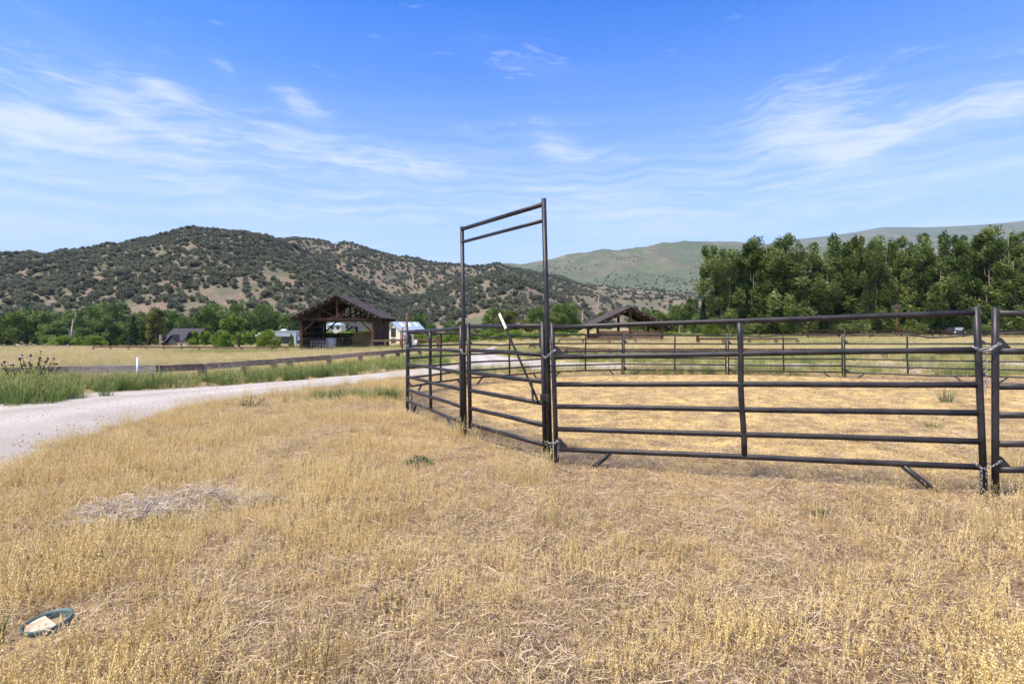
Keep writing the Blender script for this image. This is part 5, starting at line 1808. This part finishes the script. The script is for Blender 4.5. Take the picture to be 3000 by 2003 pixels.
# dark roofed barn beside it
p = gp(1040, 118); db = thing('barn', 'low barn with dark seamed roof, framed by the hay shed', 'barn', p)
k = 118 / FPX
zrb = zT(950, 118) - p.z
house_wall(db, -1.6, 4.8, 0.6, 4.8, -0.4, zrb - 1.9, M_dark)
roof2(db, 2.9, -2.0, 6.0, zrb, zrb - 2.1, M_slate, 'x', 2.6, seams=14)
gable(db, 1.5, 0.2, zrb - 2.1, zrb - 0.5, M_stone, -0.6)
roof2(db, 1.9, -0.2, 2.8, zrb - 0.35, zrb - 1.9, M_slate, 'y', -0.6)
b = MB(); b.beam((-1.9, 0.3, -0.3), (-1.9, 0.3, zrb - 1.8), 0.15, 0.15, up=(0, 1, 0)); part('post', b, M_shed, db)

# house with skylights
p = gp(1153, 108); sh = thing('house', 'stone house with blue-grey metal roof and three skylights', 'house', p, -0.68)
k = 108 / FPX
zr_, ze_ = zT(944, 108) - p.z, zT(968, 108) - p.z
hw_ = 2.15
house_wall(sh, -hw_ + 0.15, hw_ - 0.15, 0.0, 6.0, -0.5, ze_ + 0.1, M_cream)
gable(sh, hw_ - 0.15, 0.0, ze_ + 0.1, zr_ - 0.05, M_cream)
roof2(sh, hw_ + 0.15, -0.4, 6.4, zr_, ze_ - 0.1, M_blue, 'y', seams=12)
window(sh, -0.72, 0.72, -0.02, ze_ - 1.25, ze_ + 0.5, 3, 3)
window(sh, -0.72, 0.72, -0.02, -0.2, ze_ - 1.6, 2, 1)
for sd in (-1, 1):
    house_wall(sh, min(sd * (hw_ - 0.14), sd * 2.7), max(sd * (hw_ - 0.14), sd * 2.7), 0.3, 5.6, -0.5, ze_ - 0.75, M_cream, 'aisle')
    b = MB()
    q = [(sd * (hw_ - 0.15), -0.1, ze_ - 0.18), (sd * 3.0, -0.1, ze_ - 0.95), (sd * 3.0, 6.0, ze_ - 0.95), (sd * (hw_ - 0.15), 6.0, ze_ - 0.18)]
    q2 = [(x, y, z + 0.1) for x, y, z in q]
    b.hexa(q + q2 if sd > 0 else q[::-1] + q2[::-1])
    part('aisle_roof', b, M_blue, sh)
    window(sh, min(sd * 1.85, sd * 2.15), max(sd * 1.85, sd * 2.15), 0.29, 0.1, 1.0)
for i in range(3):
    b = MB()
    y_ = 1.1 + i * 1.85
    sl = (zr_ - ze_ + 0.1) / (hw_ + 0.15)
    P_ = [(0.25, y_, zr_ + 0.14 - 0.25 * sl), (1.35, y_, zr_ + 0.14 - 1.35 * sl), (1.35, y_ + 0.7, zr_ + 0.14 - 1.35 * sl), (0.25, y_ + 0.7, zr_ + 0.14 - 0.25 * sl)]
    b.hexa(P_ + [(x, y, z + 0.07) for x, y, z in P_])
    part('skylight', b, M_sky, sh)
p = gp(1268, 112); lo = thing('lean_to', 'small white hut with sloping blue-grey roof right of the skylight house', 'hut', p)
house_wall(lo, -1.4, 1.2, 0, 2.5, -0.3, 1.2, M_cream)
b = MB(); q = [(-1.9, -0.3, 2.15), (1.7, -0.3, 1.05), (1.7, 2.8, 1.05), (-1.9, 2.8, 2.15)]; b.hexa(q + [(x, y, z + 0.12) for x, y, z in q]); part('roof', b, M_blue, lo)

# white campers behind the trees
for px, w, lab in ((1521, 2.9, 'white camper roof showing above the gate rail, the longer one'), (1556, 1.5, 'white camper roof showing above the gate rail, the shorter one')):
    p = gp(px, 132)
    c_ = thing('camper', lab, 'camper', p)
    top_ = zT(944.5, 132) - p.z
    b = MB()
    b.prism([(-w / 2, 0.5), (w / 2, 0.5), (w / 2, top_ - 0.15), (w / 2 - 0.25, top_), (-w / 2 + 0.35, top_), (-w / 2, top_ - 0.5)], (0, 1.1, 0), (1, 0, 0), (0, 0, 1), (0, 1, 0), 2.2)
    part('body', b, M_pvc, c_)
    b = MB(); b.box(-w * 0.3, w * 0.3, -0.03, -0.002, top_ - 1.1, top_ - 0.5); part('window', b, M_glass, c_)
    for x_ in (-w * 0.22, w * 0.22):
        b = MB(); b.tube([(x_, -0.05, 0.35), (x_, 0.2, 0.35)], 0.35, 12); part('wheel', b, M_blk, c_)
    b = MB(); b.box(-0.3, 0.3, 0.8, 1.5, top_ + 0.003, top_ + 0.2); part('roof_unit', b, M_pvc, c_)

# low building, lamp pole and car under the poplars
p = gp(2690, 89); lb_ = thing('carport', 'low dark building with grey roof under the windbreak trees', 'building', p)
k = 89 / FPX
roof2(lb_, 3.0, -95 * k, 100 * k, zT(945, 89) - p.z, zT(962, 89) - p.z, M_galv, 'x', 2.6, seams=12)
house_wall(lb_, -90 * k, 95 * k, 1.8, 5, -0.3, 1.05, M_shed)
for x_ in (-88, -40, 10, 55, 92):
    b = MB(); b.beam((x_ * k, 0.2, -0.3), (x_ * k, 0.2, zT(962, 89) - p.z + 0.05), 0.16, 0.16, up=(0, 1, 0)); part('post', b, M_shed, lb_)
p = gp(2627, 78); lp = thing('light_pole', 'rusty pole with two dark floodlights before the windbreak', 'light pole', p)
zt2 = zT(892, 78) - p.z
b = MB(); b.tube([(0, 0, -0.2), (0, 0, zt2)], 0.075, 8); part('pole', b, M_rust, lp)
for s in (-1, 1):
    b = MB(); b.hexa([(s * 0.35 - 0.27, -0.12, zt2 - 0.58), (s * 0.35 + 0.27, -0.12, zt2 - 0.58), (s * 0.35 + 0.27, 0.14, zt2 - 0.5), (s * 0.35 - 0.27, 0.14, zt2 - 0.5), (s * 0.35 - 0.29, -0.16, zt2 - 0.18), (s * 0.35 + 0.29, -0.16, zt2 - 0.18), (s * 0.35 + 0.29, 0.12, zt2 - 0.12), (s * 0.35 - 0.29, 0.12, zt2 - 0.12)])
    part('floodlight', b, M_dark, lp)
b = MB(); b.tube([(-0.6, 0.08, zt2 - 0.35), (0.6, 0.08, zt2 - 0.35)], 0.035, 6); part('crossarm', b, M_rust, lp)
p = gp(2812, 80); car = thing('parked_car', 'dark car with a bright windscreen parked under the windbreak', 'car', p)
b = MB()
b.prism([(-0.95, 0.3), (0.95, 0.3), (0.95, 0.75), (0.75, 0.95), (0.62, 1.42), (-0.62, 1.42), (-0.75, 0.95), (-0.95, 0.75)], (0, 2.1, 0), (1, 0, 0), (0, 0, 1), (0, 1, 0), 4.0)
part('body', b, M_car, car)
b = MB(); b.hexa([(-0.66, 0.06, 0.98), (0.66, 0.06, 0.98), (0.66, 0.09, 0.98), (-0.66, 0.09, 0.98), (-0.56, 0.06, 1.38), (0.56, 0.06, 1.38), (0.56, 0.09, 1.38), (-0.56, 0.09, 1.38)]); part('windscreen', b, M_blue, car)
for s in (-1, 1):
    b = MB(); b.lathe([(0, 0), (0.1, 0.02), (0.11, 0.05)], 10); b.v = [(s * 0.7 + x, 0.05 - z, 0.72 + y) for x, y, z in b.v]; part('headlight', b, M_pvc, car)
    for y_ in (0.9, 3.4):
        b = MB(); b.tube([(s * 0.97, y_, 0.33), (s * 0.72, y_, 0.33)], 0.33, 12); part('wheel', b, M_blk, car)


# ------------------------------------------------------------------ small things on the ground
# irrigation valve box
vb = thing('valve_box', 'round green plastic valve box sunk in dry grass with a broken tan lid', 'valve box', (BOX_C[0], BOX_C[1], G(*BOX_C) - 0.012))
vb.rotation_euler = (R(3), R(-5), 0.3)
b = MB(); b.lathe([(0.095, -0.22), (0.095, 0.035), (0.097, 0.046), (0.089, 0.048), (0.085, 0.035), (0.081, -0.22)], 36); part('box_wall', b, M_teal, vb)
b = MB(); b.lathe([(0.09, -0.20), (0.0, -0.20)], 24); part('box_floor', b, M_blk, vb)
b = MB()
poly = [(0.083 * math.cos(a), 0.083 * math.sin(a)) for a in np.linspace(R(120), R(318), 18)]
b.prism(poly, (0, 0, 0.030), (1, 0, 0), (0, 1, 0), Vector((0, 0, 1)), 0.012)
part('broken_lid', b, M_lid, vb)

# weeds
def weed(name, label, x, y, sets, mat, cat='weed', scale=1.0):
    o = link(name, blade_mesh(name, mat, *sets), loc=(x, y, G(x, y)))
    o.scale = (scale,) * 3
    return props(o, label, cat)


def leafy(name, label, x, y, r, h, n, L, Wd, mat, cat='weed'):
    a = rng.uniform(0, 6.283, n)
    rr = r * np.sqrt(rng.random(n))
    P = np.stack([rr * np.cos(a), rr * np.sin(a), 0.01 + h * rng.random(n) * (1.1 - rr / r)], 1)
    D = unit(np.stack([np.cos(a), np.sin(a), rng.normal(0.4, 0.4, n)], 1))
    V, F = quads(P, D, L * rng.uniform(0.6, 1.3, n), Wd * rng.uniform(0.7, 1.3, n))
    o = link(name, npmesh(name, V, F, np.repeat(np.clip(rng.normal(0.5, 0.22, n), 0, 1), 4), mat), loc=(x, y, G(x, y)))
    return props(o, label, cat)


leafy('weed', 'low grey-green leafy weed left of the gate foot', -0.99, 5.77, 0.17, 0.10, 260, 0.035, 0.02, M_weed)
leafy('weed', 'sparse green weed patch above the valve box', -3.05, 3.2, 0.22, 0.07, 150, 0.03, 0.012, M_weed)
leafy('weed', 'thin green weed patch right of the other near the valve box', -2.45, 3.18, 0.14, 0.08, 110, 0.03, 0.012, M_weed)
weed('weed', 'flat green rosette right of the near panel foot', 2.33, 4.09, [dict(n=34, h=(0.03, 0.10), spread=0.02, lean=1.5, w=0.012, col=(0.4, 0.2))], M_weed)
weed('rabbitbrush', 'pale green feathery shrublet in the right of the pen', 9.0, 11.3, [dict(n=150, h=(0.2, 0.42), spread=0.10, lean=0.55, w=0.006, col=(0.65, 0.2))], M_weed, 'shrub')
weed('aster', 'green plant with faded pale flowers in the right of the pen', 6.26, 8.1, [dict(n=60, h=(0.05, 0.16), spread=0.10, lean=0.7, w=0.007, col=(0.3, 0.2)), dict(n=40, h=(0.15, 0.34), spread=0.12, lean=0.7, w=0.003, col=(0.8, 0.1), head=(3, 0.010, 0.9, 0.1))], M_grn, 'plant')
weed('grass_clump', 'yellow-green tall grass clump behind the right posts', 5.0, 5.35, [dict(n=420, h=(0.1, 0.30), spread=0.4, lean=0.2, w=0.005, col=(0.62, 0.12))], M_mead, 'grass clump')
weed('grass_clump', 'ochre dry clump in the pen beside the yellow-green one', 4.35, 6.9, [dict(n=160, h=(0.04, 0.14), spread=0.12, lean=0.6, w=0.005, col=(0.3, 0.15))], M_dry, 'grass clump')
weed('grass_clump', 'green blades standing in front of the valve box', BOX_C[0] - 0.10, BOX_C[1] - 0.16, [dict(n=14, h=(0.09, 0.2), spread=0.10, lean=0.2, w=0.007, col=(0.22, 0.1))], M_grn, 'grass clump')
weed('weed', 'spiky green thistle sprig at the road edge in dry grass', -5.05, 10.6, [dict(n=70, h=(0.06, 0.22), spread=0.20, lean=1.0, w=0.014, col=(0.5, 0.25), head=(2, 0.018, 0.1, 0.1))], M_thi)

weed('grass_clump', 'tall orange-brown dry grass clump at the bottom edge', -0.80, 2.16, [dict(n=260, h=(0.06, 0.2), spread=0.16, lean=0.25, w=0.003, col=(0.28, 0.1))], M_dry, 'grass clump')
weed('grass_clump', 'pale gold tall grass clump at the gate post foot', 0.22, 5.0, [dict(n=60, h=(0.12, 0.36), spread=0.13, lean=0.3, w=0.0035, col=(0.7, 0.1), head=(10, 0.004, 0.7, 0.4))], M_dry, 'grass clump')
weed('grass_clump', 'wispy yellow-green grass clump between the near panel feet', 3.05, 3.55, [dict(n=34, h=(0.12, 0.36), spread=0.07, lean=0.2, w=0.0035, col=(0.6, 0.1))], M_mead, 'grass clump')

# big thistle at the left
tl = thing('thistle_plant', 'tall branching thistle with purple-brown seed heads by the road, left', 'thistle', (-11.3, 12.55, G(-11.3, 12.55)))
sb, hb, lv = MB(), [], []
tips = []
for (hx_, hy_) in [(64, 1040), (60, 1048), (57, 1052), (90, 1041), (119, 1029), (117, 1049), (140, 1050), (158, 1051), (85, 1063), (113, 1067), (92, 1069), (136, 1058), (148, 1066), (158, 1066), (165, 1066), (30, 1068), (38, 1069), (172, 1076), (84, 1078), (105, 1080), (12, 1060), (6, 1068)]:
    tips.append(at(hx_, hy_, 12.3 + random.uniform(-0.25, 0.3)) - tl.location)
for i, t_ in enumerate(tips):
    root_ = Vector((random.gauss(0.0, 0.12) + (0.25 if t_.x > 0.15 else -0.1), random.gauss(0, 0.1), 0))
    midp = Vector((t_.x * 0.55 + root_.x * 0.3, t_.y * 0.5, t_.z * 0.52))
    sb.tube([root_, midp, t_], [0.011, 0.007, 0.004], 5)
    for k in range(16):
        q = root_.lerp(midp, k / 10) if k < 10 else midp.lerp(t_, (k - 10) / 8)
        lv.append(q)
part('stems', sb, M_thi, tl)
P_ = np.array([tuple(q) for q in lv])
P_ = np.concatenate([P_, P_ + rng.normal(0, 0.05, P_.shape)])
V_, F_ = quads(P_, unit(rng.normal(size=P_.shape) + np.array([0, 0, 0.25])), 0.15 * rng.uniform(0.5, 1.3, len(P_)), 0.022)
link('foliage', npmesh('foliage', V_, F_, np.repeat(np.clip(rng.normal(0.45, 0.25, len(P_)), 0, 1), 4), M_thi), tl)
hm = MB(); hm.lathe([(0.0, -0.024), (0.02, -0.02), (0.028, 0.0), (0.024, 0.018), (0.0, 0.026)], 9)
HEAD = hm.mesh('seed_head', M_head)
dm = MB(); dm.lathe([(0.0, 0.018), (0.024, 0.02), (0.03, 0.034), (0.012, 0.046), (0.0, 0.048)], 9)
DOWN = dm.mesh('down', M_down)
for i, t_ in enumerate(tips):
    o = link('seed_head', HEAD, tl, t_)
    o.scale = (random.uniform(0.65, 1.05),) * 3
    o.rotation_euler = (random.uniform(-0.5, 0.5), random.uniform(0, 1.0), 0)
    if i in (1, 4, 15):
        link('down', DOWN, o)

# stones by the right-hand road
def rock_mesh(seed):
    r_ = random.Random(seed)
    b = MB()
    prof = [(0.0, -0.5), (0.75, -0.35), (1.0, 0.0), (0.7, 0.42), (0.0, 0.55)]
    b.lathe(prof, 7)
    b.v = [(x * r_.uniform(0.75, 1.2), y * r_.uniform(0.75, 1.2), z * r_.uniform(0.8, 1.15)) for x, y, z in b.v]
    b.sm = False
    return b
RK = [rock_mesh(i).mesh('rock', M_rock) for i in range(4)]
for i in range(42):
    px = 2490 + i * 11.5 + random.uniform(-8, 8)
    d = 21.3 + random.uniform(-0.9, 0.7)
    p = gp(px, d)
    o = link('rock', RK[i % 4], loc=p + Vector((0, 0, 0.03)))
    s = random.uniform(0.06, 0.2)
    o.scale = (s * 1.5, s, s * 0.75)
    o.rotation_euler = (0, 0, random.uniform(0, 6.28))
    props(o, 'pale pinkish stone in the heap between the right-hand road and the pen', 'rock', 'stones by the right-hand road')
o = link('rock', rock_mesh(77).mesh('rock', M_rrock), loc=gp(2762, 20.7, 0.06)); o.scale = (0.26, 0.15, 0.15)
props(o, 'larger red stone among the pale ones beyond the right panel', 'rock')
